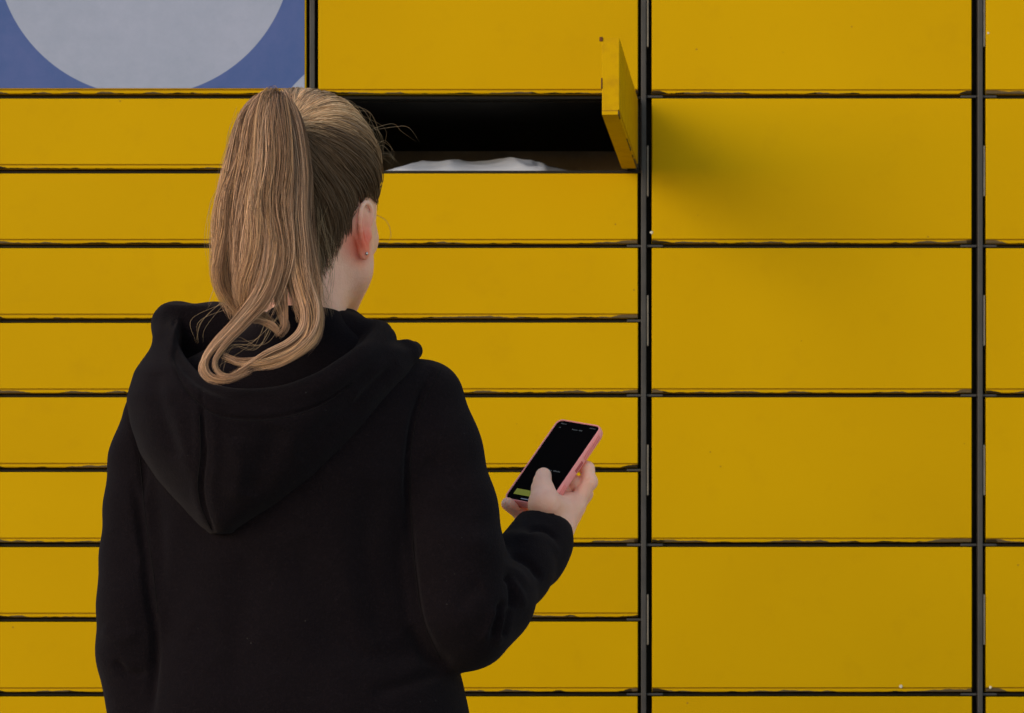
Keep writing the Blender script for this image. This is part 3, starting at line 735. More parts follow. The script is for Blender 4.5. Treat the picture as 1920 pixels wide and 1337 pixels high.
def sec(py, l, r, cy, ry):
    a, b = pt(l, py, cy), pt(r, py, cy); return (a[2], (a[0] + b[0]) / 2, cy, (b[0] - a[0]) / 2, ry)
def build_hoodie():
    v = Vol((-.50, -1.13, .80), (.10, -.70, 1.425), .0032)
    v.loft([sec(585, 500, 640, -.955, .060), sec(620, 470, 680, -.955, .068), sec(655, 400, 735, -.955, .075), sec(690, 320, 790, -.955, .085), sec(730, 275, 822, -.955, .095),
            sec(790, 268, 830, -.95, .110), sec(900, 270, 822, -.95, .118), sec(1000, 275, 812, -.945, .116), sec(1100, 275, 815, -.945, .112),
            sec(1200, 272, 835, -.945, .115), sec(1260, 268, 862, -.945, .120), sec(1337, 262, 878, -.945, .126), sec(1420, 262, 884, -.945, .128),
            sec(1440, 272, 874, -.945, .120), sec(1530, 276, 868, -.945, .118), sec(1545, 282, 862, -.945, .112)], .015, e=2.25)
    # right sleeve
    v.chain([pt(792, 752, -.955), pt(812, 850, -.962), pt(836, 960, -.972), pt(852, 1060, -.985), pt(866, 1150, -.995), pt(880, 1185, -.99)],
            [.0480, .0520, .0540, .0550, .0510, .0390], .018)
    v.chain([pt(876, 1172, -.985), pt(920, 1128, -.955), pt(968, 1068, -.895), pt(1000, 1028, -.850), pt(1016, 1000, -.822), pt(1026, 974, -.80)],
            [.0420, .0430, .0375, .0325, .0285, .0275], .022)
    v.cap(pt(1006, 1058, -.86), pt(1024, 1024, -.838), .0255, .0235, .02)
    # cut the sleeve square at the cuff and hollow it
    ax = pt(1034, 975, -.79) - pt(1012, 1022, -.84); ax /= np.linalg.norm(ax); cc = pt(1024, 976, -.812)
    axn = np.array([.25, .35, .90]); axn /= np.linalg.norm(axn)
    def cutp(x, y, z):
        d = (x - cc[0]) * axn[0] + (y - cc[1]) * axn[1] + (z - cc[2]) * axn[2]; return -d
    v.op(cutp, cc - np.array([.045, .06, .02]), cc + np.array([.07, .08, .06]), .005, 'sub', pad=0)
    v.cap(cc + ax * .03, cc - ax * .05, .0230, .0230, .004, 'sub')
    # left sleeve, forearm going forward
    v.chain([pt(292, 782, -.945), pt(274, 860, -.95), pt(274, 950, -.958), pt(270, 1050, -.965), pt(266, 1130, -.97), pt(272, 1180, -.965)],
            [.0370, .0385, .0425, .0445, .0455, .0445], .018)
    v.chain([pt(270, 1180, -.965), pt(267, 1230, -.95), pt(300, 1290, -.90), pt(430, 1320, -.80)], [.0460, .0450, .042, .034], .02)
    v.chain([pt(262, 1225, -.965), pt(278, 1300, -.955), pt(285, 1400, -.95)], [.0440, .0440, .046], .015)
    v.chain([pt(258, 1130, -.98), pt(251, 1128, -.965)], [.030, .0315], .012)
    v.blur(1)
    V, F = v.mesh()
    S = [  # (line, width px, depth m): positive pressed in, negative raised
        ([(812, 690), (790, 740), (772, 800), (764, 880), (768, 980), (776, 1080), (790, 1170), (822, 1238)], 7, .0055),      # armhole seam, right
        ([(845, 1248), (800, 1230), (775, 1170)], 14, .004),
        ([(236, 742), (250, 800), (268, 880), (258, 960)], 7, .004),
        ([(250, 900), (268, 1010), (280, 1120), (292, 1200), (284, 1337)], 8, .007),                                          # between sleeve and back
        ([(322, 960), (318, 1080), (300, 1200)], 16, -.003),
        ([(944, 1042), (972, 1045), (998, 1062), (1014, 1088)], 6.5, .0055), ([(948, 1062), (975, 1075), (990, 1100)], 8, -.003),
        ([(946, 1078), (958, 1095), (963, 1120), (960, 1142)], 6, .0065), ([(943, 1125), (936, 1160), (926, 1195)], 6, .0060),
        ([(955, 1140), (950, 1175), (945, 1195)], 6, .0055), ([(952, 1085), (975, 1110), (985, 1140)], 8, -.003),
        ([(930, 1140), (920, 1170), (905, 1205)], 9, -.0035), ([(950, 1145), (944, 1175), (932, 1212)], 7, -.003),
        ([(905, 1095), (880, 1110), (860, 1140)], 16, .003), ([(985, 1002), (1005, 992), (1030, 998), (1042, 1012)], 5, .0035),
        ([(968, 1012), (990, 1005), (1020, 1012), (1050, 1040)], 8, -.0025),
        ([(560, 1010), (600, 1120), (640, 1250)], 40, .004), ([(700, 900), (690, 1050), (720, 1200)], 30, .004), ([(470, 1020), (450, 1150), (430, 1300)], 34, .004),
        ([(620, 1190), (700, 1230), (790, 1220)], 20, .004), ([(700, 1300), (770, 1280), (830, 1258)], 12, .004), ([(360, 1180), (440, 1220), (560, 1235)], 26, .003),
        ([(800, 860), (850, 900), (890, 960)], 26, .003), ([(790, 980), (850, 1010), (920, 1020)], 22, -.003),
        ([(215, 1240), (240, 1262), (275, 1262)], 7, .004), ([(190, 1180), (220, 1195), (260, 1190)], 12, -.003), ([(205, 1000), (235, 1040), (265, 1050)], 18, .0025),
    ]
    V = strokes(V, F, S)
    N = vnormals(V, F)
    nz = np.array([mnoise.noise(Vector((p[0] * 9, p[1] * 9, p[2] * 7))) * .0036 + mnoise.noise(Vector((p[0] * 26, p[1] * 26, p[2] * 20))) * .0008 for p in V])
    return V + N * nz[:, None], F
V, F = build_hoodie()
hoodie = mesh_obj('hoodie', np_mesh('hoodie', V, F), M['cloth'], person, True)

RIM = [(342, 584, -.93), (314, 598, -.95), (312, 640, -1.0), (338, 690, -1.045), (385, 733, -1.08), (450, 752, -1.10), (530, 745, -1.105), (610, 715, -1.095), (675, 672, -1.065), (712, 638, -1.01), (712, 622, -.97)]
def build_hood():
    v = Vol((-.46, -1.17, 1.13), (-.04, -.84, 1.445), .0020)
    v.loft([sec(578, 312, 415, -.945, .030), sec(590, 300, 480, -.95, .045), sec(620, 296, 700, -.965, .070), sec(660, 280, 775, -.98, .098), sec(700, 252, 770, -.99, .112),
            sec(750, 240, 738, -1.0, .118), sec(800, 248, 706, -1.0, .122), sec(850, 264, 672, -1.0, .118), sec(900, 296, 625, -1.0, .108),
            sec(950, 340, 555, -1.005, .088), sec(985, 372, 480, -1.01, .070), sec(1003, 396, 448, -1.01, .055)], .012, e=2.1)
    # the opening: everything above the rim line, back to the neck
    rim = smooth_line([W(*p) for p in RIM], 60)
    xs, zs = rim[:, 0], rim[:, 2]
    o_ = np.argsort(xs); xs, zs = xs[o_], zs[o_]
    def cut(x, y, z):
        zr = np.interp(x.ravel(), xs, zs, left=2, right=2)[:, None, None]
        d = -(z - zr) * .8
        return np.maximum(np.maximum(d, -.985 - y * 0 - 0 - 0 + 0 * x if False else d), y - (-.965))
    v.op(cut, (-.42, -1.17, 1.2), (-.10, -.95, 1.45), .010, 'sub', pad=0)
    # inside hollow below the rim
    v.ell(pt(490, 700, -1.03), (.085, .045, .045), .012, 'sub')
    # rolled rim
    v.chain(list(rim), [.0085] * len(rim), .010)
    # far side of the hood standing up left of the neck, and the collar roll to the right
    v.chain([pt(318, 598, -.94), pt(345, 592, -.915), pt(400, 592, -.90), pt(460, 588, -.89)], [.0105, .011, .010, .010], .01)
    v.chain([pt(330, 620, -.95), pt(400, 630, -.93), pt(470, 640, -.93)], [.020, .030, .03], .02)
    v.chain([pt(575, 622, -.985), pt(612, 612, -.965), pt(650, 612, -.94), pt(678, 640, -.93)], [.012, .0155, .0175, .020], .012)
    v.chain([pt(600, 660, -.99), pt(650, 650, -.97), pt(690, 655, -.95)], [.03, .03, .025], .02)
    v.chain([pt(600, 745, -1.075), pt(660, 690, -1.045), pt(705, 640, -.985), pt(722, 632, -.95)], [.012, .013, .0125, .011], .008)
    v.chain([pt(640, 770, -1.06), pt(710, 710, -1.03), pt(762, 662, -.985), pt(775, 658, -.955)], [.012, .014, .0125, .0105], .008)
    v.blur(1)
    V, F = v.mesh()
    S = [([(316, 660), (345, 725), (390, 768), (440, 783), (520, 782), (600, 758), (660, 716)], 3.4, .0030),    # seam below the rim band
         ([(378, 728), (380, 800), (384, 850), (378, 905), (383, 950), (402, 1000)], 3.4, .0042),               # centre seam
         ([(368, 735), (368, 830), (364, 910), (385, 985)], 9, -.0018), ([(398, 760), (404, 850), (398, 920), (410, 985)], 10, -.0020),
         ([(640, 790), (690, 735), (745, 680)], 9, .004), ([(560, 860), (620, 800), (680, 745)], 22, .004), ([(520, 800), (500, 860), (470, 930)], 26, .0045),
         ([(440, 820), (450, 880), (440, 940)], 16, -.003), ([(290, 700), (300, 780), (330, 860)], 16, .004), ([(330, 760), (345, 830), (360, 900)], 14, -.0025)]
    V = strokes(V, F, S); N = vnormals(V, F)
    nz = np.array([mnoise.noise(Vector((p[0] * 14, p[1] * 14, p[2] * 12 + 4))) * .0022 + mnoise.noise(Vector((p[0] * 40, p[1] * 40, p[2] * 34))) * .0006 for p in V])
    return V + N * nz[:, None], F
V, F = build_hood()
hood = mesh_obj('hood', np_mesh('hood', V, F), M['cloth'], hoodie, True)

M['seam'] = plain('black_seam_thread', (.005, .004, .005), .9, .1, .3, 400)
def seam_line(parent, pts, rad=.0006):
    dg = BVHTree.FromPolygons([tuple(v.co) for v in parent.data.vertices], [tuple(p.vertices) for p in parent.data.polygons])
    o = Vector((0, -CAM_D, CAM_Z)); P = []
    for p in smooth_line(pts, 60):
        d = (W(p[0], p[1], -1) - o).normalized(); loc, nor, _, _ = dg.ray_cast(o, d)
        if loc is not None and (not P or (loc - P[-1]).length < .03): P.append(loc + nor * rad * .2)
    P = np.array([tuple(p) for p in P]); T = np.gradient(P, axis=0); T /= np.linalg.norm(T, axis=1)[:, None] + 1e-9
    A = np.cross(T, [.1, 1, .2]); A /= np.linalg.norm(A, axis=1)[:, None] + 1e-9; B = np.cross(T, A); k = 6
    V = np.stack([P + rad * (A * math.cos(a) + B * math.sin(a)) for a in np.arange(k) * 2 * math.pi / k], 1).reshape(-1, 3)
    F = [(i * k + j, i * k + (j + 1) % k, (i + 1) * k + (j + 1) % k, (i + 1) * k + j) for i in range(len(P) - 1) for j in range(k)]
    mesh_obj('seam', np_mesh('seam', V, F), M['seam'], parent, True)
seam_line(hoodie, [(826, 694), (800, 742), (778, 800), (769, 880), (772, 980), (780, 1080), (794, 1165), (824, 1232)])
seam_line(hoodie, [(262, 860), (272, 960), (286, 1060), (296, 1150)])
seam_line(hood, [(322, 668), (349, 728), (392, 772), (440, 787), (520, 786), (602, 761), (662, 719)])
seam_line(hood, [(374, 778), (376, 850), (371, 905), (377, 950), (396, 992)])

def build_trousers():
    v = Vol((-.50, -1.12, .04), (.02, -.76, .92), .007)
    v.loft([(.90, cxb, -.945, .158, .104), (.84, cxb, -.945, .166, .112), (.76, cxb, -.945, .168, .110)], .03)
    for s in (-1, 1):
        hp = np.array([cxb + s * .083, -.945, .78]); kn = np.array([cxb + s * .09, -.93, .46]); an = np.array([cxb + s * .09, -.962, .08])
        v.chain([hp, kn, an], [.088, .064, .058], .03)
    return v.mesh()
V, F = build_trousers(); mesh_obj('trousers', np_mesh('trousers', V, F), M['denim'], person, True)
M['shoe'] = plain('white_shoe', (.6, .6, .58), .6, .3, .1, 60)
for s in (-1, 1):
    v = Vol((cxb + s * .09 - .09, -1.10, -.01), (cxb + s * .09 + .09, -.74, .15), .005)
    c = np.array([cxb + s * .09, -.965, 0])
    v.chain([c + (0, -.035, .045), c + (s * .008, .06, .042), c + (s * .016, .13, .034)], [.042, .042, .036], .02)
    v.cap(c + (0, -.02, .05), c + (0, -.015, .09), .042, .042, .02)
    v.op(lambda x, y, z: z - .004 + x * 0 + y * 0, (-9, -9, -9), (9, 9, .02), .002, 'sub', pad=0)
    V, F = v.mesh(); mesh_obj('shoe', np_mesh('shoe', V, F), M['shoe'], person, True)

# earring
bm = bmesh.new(); bmesh.ops.create_icosphere(bm, subdivisions=2, radius=.0019, matrix=Matrix.Translation(Vector(LOBE)))
me = bpy.data.meshes.new('earring'); bm.to_mesh(me); bm.free()
M['silver'] = plain('silver', (.5, .5, .52), .25, .5, .05, 50, metal=1)
mesh_obj('earring', me, M['silver'], person, True)

# ================================================================== hair
def hair_mat():
    m, nt, b = new_mat('blonde_hair')
    at = nt.nodes.new('ShaderNodeAttribute'); at.attribute_name = 'tint'
    nt.links.new(at.outputs['Color'], b.inputs['Base Color'])
    b.inputs['Roughness'].default_value = .56; b.inputs['Specular IOR Level'].default_value = .26
    b.inputs['Specular Tint'].default_value = (1, .85, .68, 1)
    return m
M['hair'] = hair_mat()
def strands_mesh(name, S, rad, col, rt=.35):
    """S: (n, k, 3) strand points; triangular tubes"""
    n, k, _ = S.shape
    T = np.gradient(S, axis=1); T /= np.maximum(np.linalg.norm(T, axis=2, keepdims=True), 1e-9)
    ref = np.array([.31, .93, .17]); A = np.cross(T, ref); A /= np.maximum(np.linalg.norm(A, axis=2, keepdims=True), 1e-6); B = np.cross(T, A)
    tt = np.linspace(0, 1, k); prof = np.minimum(1, np.minimum(tt / .03 + .4, (1 - tt) / rt + .18))
    r = rad[:, None] * prof[None, :]
    ph = rng.uniform(0, 6.28, n)
    ring = []
    for j in range(3):
        a = ph[:, None, None] + j * 2.0944
        ring.append(S + r[..., None] * (A * np.cos(a) + B * np.sin(a)))
    V = np.stack(ring, 2).reshape(-1, 3)
    base = (np.arange(n) * k * 3)[:, None, None] + (np.arange(k - 1) * 3)[None, :, None] + np.arange(3)[None, None, :]
    nx = (np.arange(n) * k * 3)[:, None, None] + (np.arange(k - 1) * 3)[None, :, None] + ((np.arange(3) + 1) % 3)[None, None, :]
    F = np.stack([base, nx, nx + 3, base + 3], -1).reshape(-1, 4)
    me = np_mesh(name, V, F)
    a = me.attributes.new('tint', 'FLOAT_COLOR', 'POINT')
    c = np.ones((n, k, 3, 4), np.float32); c[..., :3] = col[:, :, None, :] if col.ndim == 3 else col[:, None, None, :]
    a.data.foreach_set('color', c.ravel()); me.materials.append(M['hair']); me.shade_smooth()
    return me

# skull surface for the hair to lie on (matches the cranium above, a few mm proud)
CR = np.array([.0745, .093, .084]); CC = np.array([0, -.012, .016])
LR = np.array([.058, .055, .050]); LC = np.array([0, -.035, -.045])
NK0 = HR.T @ (pt(570, 470, -.945) - HC); NK1 = HR.T @ (pt(558, 560, -.955) - HC)
def proj(Pl, off):
    """push local points onto the skull (upper ellipsoid blended with the nape one) plus off"""
    def one(C, r):
        d = Pl - C; k = np.linalg.norm(d / (r + off[..., None]), axis=-1, keepdims=True); return k
    k1 = one(CC, CR); k2 = one(LC, LR)
    d1 = (Pl - CC) / k1; d2 = (Pl - LC) / k2
    k = np.minimum(k1, k2)
    # scale about the cranium centre until the union surface is met
    P = Pl.copy()
    for _ in range(9):
        a = np.linalg.norm((P - CC) / (CR + off[..., None]), axis=-1) - 1; b = np.linalg.norm((P - LC) / (LR + off[..., None]), axis=-1) - 1
        h = np.clip(.5 + .5 * (b - a) / .45, 0, 1); f = b * (1 - h) + a * h - .45 * h * (1 - h)
        tn = np.clip((NK0[2] - P[..., 2]) / (NK0[2] - NK1[2]), -.6, 2)[..., None]; ax_ = NK0 + (NK1 - NK0) * tn
        nd = np.linalg.norm((P - ax_)[..., :2], axis=-1) / (.0475 + off) - 1 + np.clip(P[..., 2] + .045, 0, 1) * 30
        h = np.clip(.5 + .5 * (nd - f) / .3, 0, 1); f = nd * (1 - h) + f * h - .3 * h * (1 - h)
        c0 = np.broadcast_to(CC * .75 + LC * .25, P.shape).copy(); c0[..., 2] = np.minimum(c0[..., 2], P[..., 2])
        P = c0 + (P - c0) * (1 - .75 * f / (1 + np.abs(f)))[..., None]
    return P

TIE_W = pt(540, 232, -1.030)
TIE = HR.T @ (TIE_W - HC)
ROOT_T = proj(np.array([TIE]), np.array([.004]))[0]
def hairline(y):      # lowest local z that carries hair, by local y (front positive)
    return np.interp(y, [-.12, -.085, -.055, -.030, -.012, .0, .02, .05, .075, .10], [-.118, -.114, -.102, -.078, -.034, -.022, -.014, .012, .050, .075])
def scalp_strands(n, k):
    q = rng.normal(size=(n * 6, 3)); q[::3, 2] = -np.abs(q[::3, 2]); q /= np.linalg.norm(q, axis=1)[:, None]
    th = rng.uniform(-2.2, 2.2, n * 3); zz = rng.uniform(-.125, -.030, n * 3)
    P = np.concatenate([CC + q * .09, np.stack([.062 * np.sin(th), -.022 - .062 * np.cos(th), zz], 1)]); P = P[rng.permutation(len(P))]
    P = proj(P, np.full(len(P), .001))
    low = rng.uniform(size=(n * 2, 1)); 
    ok = P[:, 2] > hairline(P[:, 1]) + rng.normal(size=len(P)) * .003 + rng.exponential(size=len(P)) * .020 * (P[:, 1] < -.02)
    P = P[ok][:n]; n = len(P)
    t = np.linspace(0, 1, k)[None, :, None]
    u0 = (P - CC); u1 = (ROOT_T - CC)[None, :]
    # straight combed path over the skull, slightly bowed by gravity
    lock = np.floor(np.arctan2(P[:, 0], P[:, 2]) * 9 + np.arctan2(P[:, 1], P[:, 2]) * 3) 
    amp = np.sin(lock * 12.9898) * .5
    side = np.cross(u0, u1); side /= np.maximum(np.linalg.norm(side, axis=1), 1e-6)[:, None]
    path = P[:, None, :] * (1 - t) + ROOT_T * t
    jit = rng.normal(size=(n, 1, 3)) * .0035
    path = path + jit * t + side[:, None, :] * (amp[:, None, None] * .004) * np.sin(np.pi * t)
    gather = ((1 - t[..., 0]) ** .5)
    lk = np.sin(lock * 78.233) * .5 + .5
    off = .0015 + rng.uniform(0, 1, n)[:, None] * .0045 * np.sin(np.pi * np.clip(t[..., 0] * .9 + .08, 0, 1)) + .0035 * t[..., 0] + (lk[:, None] * .0042) * np.sin(np.pi * t[..., 0]) + rng.normal(size=(n, 1)) * .0004
    path = proj(path, np.maximum(off, .0005))
    end = ((TIE + np.array([0, .012, 0]))[None, None, :] + rng.normal(size=(n, 1, 3)) * .004)
    w_ = np.clip((t - .90) / .10, 0, 1); path = path * (1 - w_) + end * w_
    return P, path, lock, lk
HL = (HV - HC) @ HR
ear_v = (np.abs(HL[:, 0]) > .0655) & (HL[:, 1] > -.055) & (HL[:, 1] < .030) & (HL[:, 2] < -.010) & (HL[:, 2] > -.105)
HF_bald = HF[~ear_v[HF].any(1)]
head_bvh = BVHTree.FromPolygons([tuple(p) for p in HV], [tuple(f) for f in HF_bald.tolist()])
def seat(PWs, off):
    """lift strand points (world) that sink below the real head surface out to off"""
    sh = PWs.shape; A = PWs.reshape(-1, 3); O = np.broadcast_to(off, sh[:-1]).ravel(); out = A.copy()
    for i_ in range(len(A)):
        loc, nor, _, d = head_bvh.find_nearest(A[i_], .03)
        if loc is None: continue
        sd = (A[i_][0] - loc[0]) * nor[0] + (A[i_][1] - loc[1]) * nor[1] + (A[i_][2] - loc[2]) * nor[2]
        if sd < O[i_]:
            out[i_] = (loc[0] + nor[0] * O[i_], loc[1] + nor[1] * O[i_], loc[2] + nor[2] * O[i_])
    return out.reshape(sh)
def toW(A): return HC + A @ HR.T
P, path, lock, lk = scalp_strands(10500, 16)
n = len(P)
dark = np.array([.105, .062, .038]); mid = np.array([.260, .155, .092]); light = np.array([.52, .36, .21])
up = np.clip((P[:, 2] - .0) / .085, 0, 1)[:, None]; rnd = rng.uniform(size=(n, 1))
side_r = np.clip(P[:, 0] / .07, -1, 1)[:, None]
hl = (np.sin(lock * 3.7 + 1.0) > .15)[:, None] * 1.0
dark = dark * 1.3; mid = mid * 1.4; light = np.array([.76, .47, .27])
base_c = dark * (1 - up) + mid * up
c = base_c * (.65 + .6 * rnd); mixl = np.clip(up * 1.9 - .30, 0, 1) * np.clip(.10 + hl * .80 + rnd * .25, 0, 1)  # blonde streaks, tinted paler towards the crown in place of light falling there
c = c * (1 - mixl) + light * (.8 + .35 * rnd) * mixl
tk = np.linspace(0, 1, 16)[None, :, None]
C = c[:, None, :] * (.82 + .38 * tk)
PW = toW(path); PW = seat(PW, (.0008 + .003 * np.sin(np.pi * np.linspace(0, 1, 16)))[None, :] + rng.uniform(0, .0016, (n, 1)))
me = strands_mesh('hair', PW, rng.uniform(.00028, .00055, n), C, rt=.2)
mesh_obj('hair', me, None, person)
# dark under-layer so no scalp shows through
def cap_layer():
    N = vnormals(HV, HF); V = HV + N * .0011
    keep = (HL[:, 2] > hairline(HL[:, 1]) + .006 + .026 * (HL[:, 1] < -.02)); F = HF_bald[keep[HF_bald].all(1)]
    used = np.unique(F); mp = np.full(len(V), -1); mp[used] = np.arange(len(used))
    return V[used], mp[F]
V, F = cap_layer()
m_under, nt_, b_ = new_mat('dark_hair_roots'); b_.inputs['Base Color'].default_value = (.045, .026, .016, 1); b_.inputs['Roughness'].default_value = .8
mesh_obj('hair_roots', np_mesh('hair_roots', V, F), m_under, person, True)

# ponytail: locks are guide lines (px, py, depth) with a half-width in px and a half-depth in m
T0 = (540, 232, -1.030)
def L_(pts): return pts
LOCKS = [  # guide, widths px along it, count, curl
    ([T0, (505, 192, -1.060), (470, 222, -1.075), (450, 290, -1.085), (436, 360, -1.090), (424, 430, -1.090), (428, 500, -1.085), (440, 560, -1.075), (448, 600, -1.07)], [7, 14, 16, 17, 19, 18, 17, 11, 4], 1100, 0),
    ([T0, (506, 188, -1.063), (466, 232, -1.086), (458, 300, -1.096), (430, 370, -1.100), (424, 440, -1.100), (415, 510, -1.095), (432, 560, -1.085), (462, 598, -1.08)], [7, 12, 13, 14, 13, 14, 13, 10, 3], 700, 0),
    ([T0, (508, 186, -1.065), (484, 225, -1.090), (474, 300, -1.100), (462, 380, -1.105), (455, 460, -1.105), (462, 530, -1.100), (484, 585, -1.085)], [7, 13, 17, 19, 20, 18, 15, 5], 1100, 0),
    ([T0, (513, 184, -1.067), (500, 230, -1.095), (496, 310, -1.108), (484, 390, -1.115), (482, 470, -1.117), (462, 545, -1.110), (470, 592, -1.10)], [7, 13, 17, 19, 20, 18, 14, 4], 1000, 0),
    ([T0, (520, 184, -1.067), (522, 230, -1.090), (524, 310, -1.105), (514, 390, -1.112), (520, 470, -1.117), (504, 540, -1.118), (486, 592, -1.118)], [7, 12, 17, 19, 20, 17, 12, 4], 1100, 0),
    ([T0, (527, 186, -1.062), (541, 235, -1.080), (548, 320, -1.092), (546, 400, -1.100), (556, 480, -1.105), (566, 550, -1.108), (578, 606, -1.112)], [7, 12, 16, 18, 19, 18, 14, 5], 1100, 0),
    ([T0, (533, 192, -1.055), (556, 240, -1.065), (565, 320, -1.072), (562, 400, -1.080), (570, 480, -1.090), (582, 540, -1.10), (594, 598, -1.105)], [6, 9, 11, 12, 14, 15, 13, 4], 800, 0),
    # thin locks that carry on into the two loose curls
    ([(515, 400, -1.12), (512, 480, -1.125), (492, 545, -1.125), (450, 600, -1.130), (406, 642, -1.138), (382, 678, -1.142), (392, 706, -1.143), (425, 712, -1.143), (470, 694, -1.141)], [8, 10, 10, 8, 6, 4.5, 3.5, 3, 2], 190, 0),
    ([(498, 400, -1.12), (502, 480, -1.125), (482, 550, -1.125), (438, 606, -1.132), (398, 650, -1.139), (376, 688, -1.142), (388, 710, -1.143), (412, 716, -1.143)], [7, 9, 8, 6, 4, 3, 2, 1], 110, 0),
    ([(528, 420, -1.12), (522, 500, -1.125), (500, 560, -1.127), (462, 604, -1.131), (424, 644, -1.137), (402, 676, -1.141), (410, 700, -1.143), (440, 704, -1.143), (484, 684, -1.14)], [8, 9, 8, 6, 5, 3, 3, 2, 1], 110, 0),
    ([(548, 430, -1.108), (566, 520, -1.112), (585, 580, -1.114), (578, 624, -1.120), (546, 656, -1.130), (500, 676, -1.137), (452, 680, -1.140), (412, 664, -1.140)], [10, 12, 11, 9, 7, 5.5, 4, 2], 260, 0),
    ([(560, 430, -1.100), (578, 520, -1.108), (596, 584, -1.110), (590, 632, -1.118), (560, 664, -1.128), (516, 686, -1.136), (470, 692, -1.140)], [8, 9, 8, 6, 5, 4, 1], 130, 0),
    ([(540, 440, -1.112), (556, 520, -1.116), (572, 580, -1.118), (566, 616, -1.122), (540, 642, -1.13), (498, 664, -1.138), (440, 704, -1.142), (412, 712, -1.143)], [7, 8, 7, 6, 5, 4, 3, 1], 110, 0),
    ([(505, 520, -1.12), (476, 590, -1.118), (488, 602, -1.118), (510, 612, -1.12), (522, 628, -1.12)], [12, 8, 5, 4, 2], 150, 0),
    ([(520, 520, -1.115), (528, 580, -1.112), (535, 610, -1.115), (520, 628, -1.12)], [14, 9, 5, 2], 120, 0),
    ([(460, 500, -1.10), (470, 570, -1.10), (500, 596, -1.108), (522, 622, -1.115)], [14, 8, 4, 2], 120, 0),
    ([(560, 470, -1.07), (580, 540, -1.07), (600, 590, -1.07), (596, 630, -1.09), (570, 664, -1.11)], [10, 10, 8, 6, 3], 110, 0),
]
def lock_strands(g, wd, cnt, curl, k=28, dz=.62):
    ctr = smooth_line([tuple(W(*p)) for p in g], k); wid = np.interp(np.linspace(0, 1, k), np.linspace(0, 1, len(wd)), wd) * .000575
    T = np.gradient(ctr, axis=0); T /= np.linalg.norm(T, axis=1)[:, None]
    view = np.array([0., 1, 0]); A = np.cross(T, view); A /= np.maximum(np.linalg.norm(A, axis=1), 1e-6)[:, None]; B = np.cross(T, A)
    # strands gathered in sub-locks
    ns = max(6, cnt // 22); sub = rng.normal(size=(ns, 2)) * .68; sub_ph = rng.uniform(0, 6.28, (ns, 2)); sub_f = rng.uniform(.6, 1.6, ns); sid = rng.integers(0, ns, cnt)
    sub_c = rng.uniform(0, 1, ns)
    spread = np.clip(rng.normal(size=(cnt, 2)), -2, 2)
    t = np.linspace(0, 1, k)[None, :]
    tight = .46 + .10 * t
    a = sub[sid, 0][:, None] + spread[:, :1] * tight + (.20 + .50 * t) * np.sin(sub_ph[sid, 0][:, None] + t * 6.28 * sub_f[sid][:, None])
    b = sub[sid, 1][:, None] + spread[:, 1:] * tight + (.22 + .45 * t) * np.sin(sub_ph[sid, 1][:, None] + t * 6.28 * sub_f[sid][:, None])
    # single-hair waywardness
    a += rng.normal(size=(cnt, 1)) * .20 * t * np.sin(t * 7 + rng.uniform(0, 6, (cnt, 1))); 
    stray = (rng.uniform(size=(cnt, 1)) < .06) * rng.normal(size=(cnt, 1)) * 1.1 * t ** 1.5; a += stray
    a = np.tanh(a / 1.7) * 1.7 * np.clip(.55 + t * 3, 0, 1); b = b * np.clip(.35 + t * 4, 0, 1)
    S = ctr[None] + A[None] * (a * wid[None])[..., None] + B[None] * (b * wid[None] * dz)[..., None]
    sv = rng.normal(size=(ns, 3)) * .0045; sv2 = rng.normal(size=(cnt, 3)) * .0020; tq = t[..., None] ** 2
    fr = 1.0 if tuple(g[0]) == T0 else .42; S = S + (sv[sid][:, None, :] * tq + sv2[:, None, :] * tq) * fr
    # uneven tip lengths
    ln = 1 - rng.uniform(0, 1, cnt) ** 1.5 * .40; out = np.empty_like(S); tt = np.linspace(0, 1, k)
    for i in range(3):
        for j in range(cnt): out[j, :, i] = np.interp(tt * ln[j], tt, S[j, :, i])
    shade = sub_c[sid]
    return out, shade, b
allS, allC, allR = [], [], []
ash = np.array([.205, .140, .112]); gold = np.array([.36, .245, .150]); pale = np.array([.40, .300, .245]); brn = np.array([.095, .058, .043])
for li, (g, wd, cnt, curl) in enumerate(LOCKS):
    S, shd, b = lock_strands(g, wd, cnt, curl)
    r = rng.uniform(size=cnt); cc_ = np.where((shd < .25)[:, None], brn, np.where((shd < .60)[:, None], ash, np.where((shd < .82)[:, None], gold, pale)))
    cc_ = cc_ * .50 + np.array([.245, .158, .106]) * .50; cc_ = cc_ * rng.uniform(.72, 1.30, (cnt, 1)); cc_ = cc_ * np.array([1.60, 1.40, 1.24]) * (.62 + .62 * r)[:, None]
    k = S.shape[1]; tcol = np.linspace(0, 1, k)
    full = tuple(g[0]) == T0
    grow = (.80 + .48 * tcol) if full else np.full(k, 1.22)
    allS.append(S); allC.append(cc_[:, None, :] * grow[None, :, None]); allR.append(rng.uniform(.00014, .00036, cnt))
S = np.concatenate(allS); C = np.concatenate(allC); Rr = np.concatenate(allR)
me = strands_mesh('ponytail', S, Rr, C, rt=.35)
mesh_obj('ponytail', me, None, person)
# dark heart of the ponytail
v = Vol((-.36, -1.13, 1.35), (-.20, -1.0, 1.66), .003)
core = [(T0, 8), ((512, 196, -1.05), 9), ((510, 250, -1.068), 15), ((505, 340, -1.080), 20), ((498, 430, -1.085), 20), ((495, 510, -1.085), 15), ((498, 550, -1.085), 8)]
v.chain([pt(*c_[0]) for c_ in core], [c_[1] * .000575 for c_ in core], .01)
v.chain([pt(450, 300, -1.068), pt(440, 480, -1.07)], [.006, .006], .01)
V, F = v.mesh(); mesh_obj('ponytail_core', np_mesh('ponytail_core', V, F), m_under, person, True)
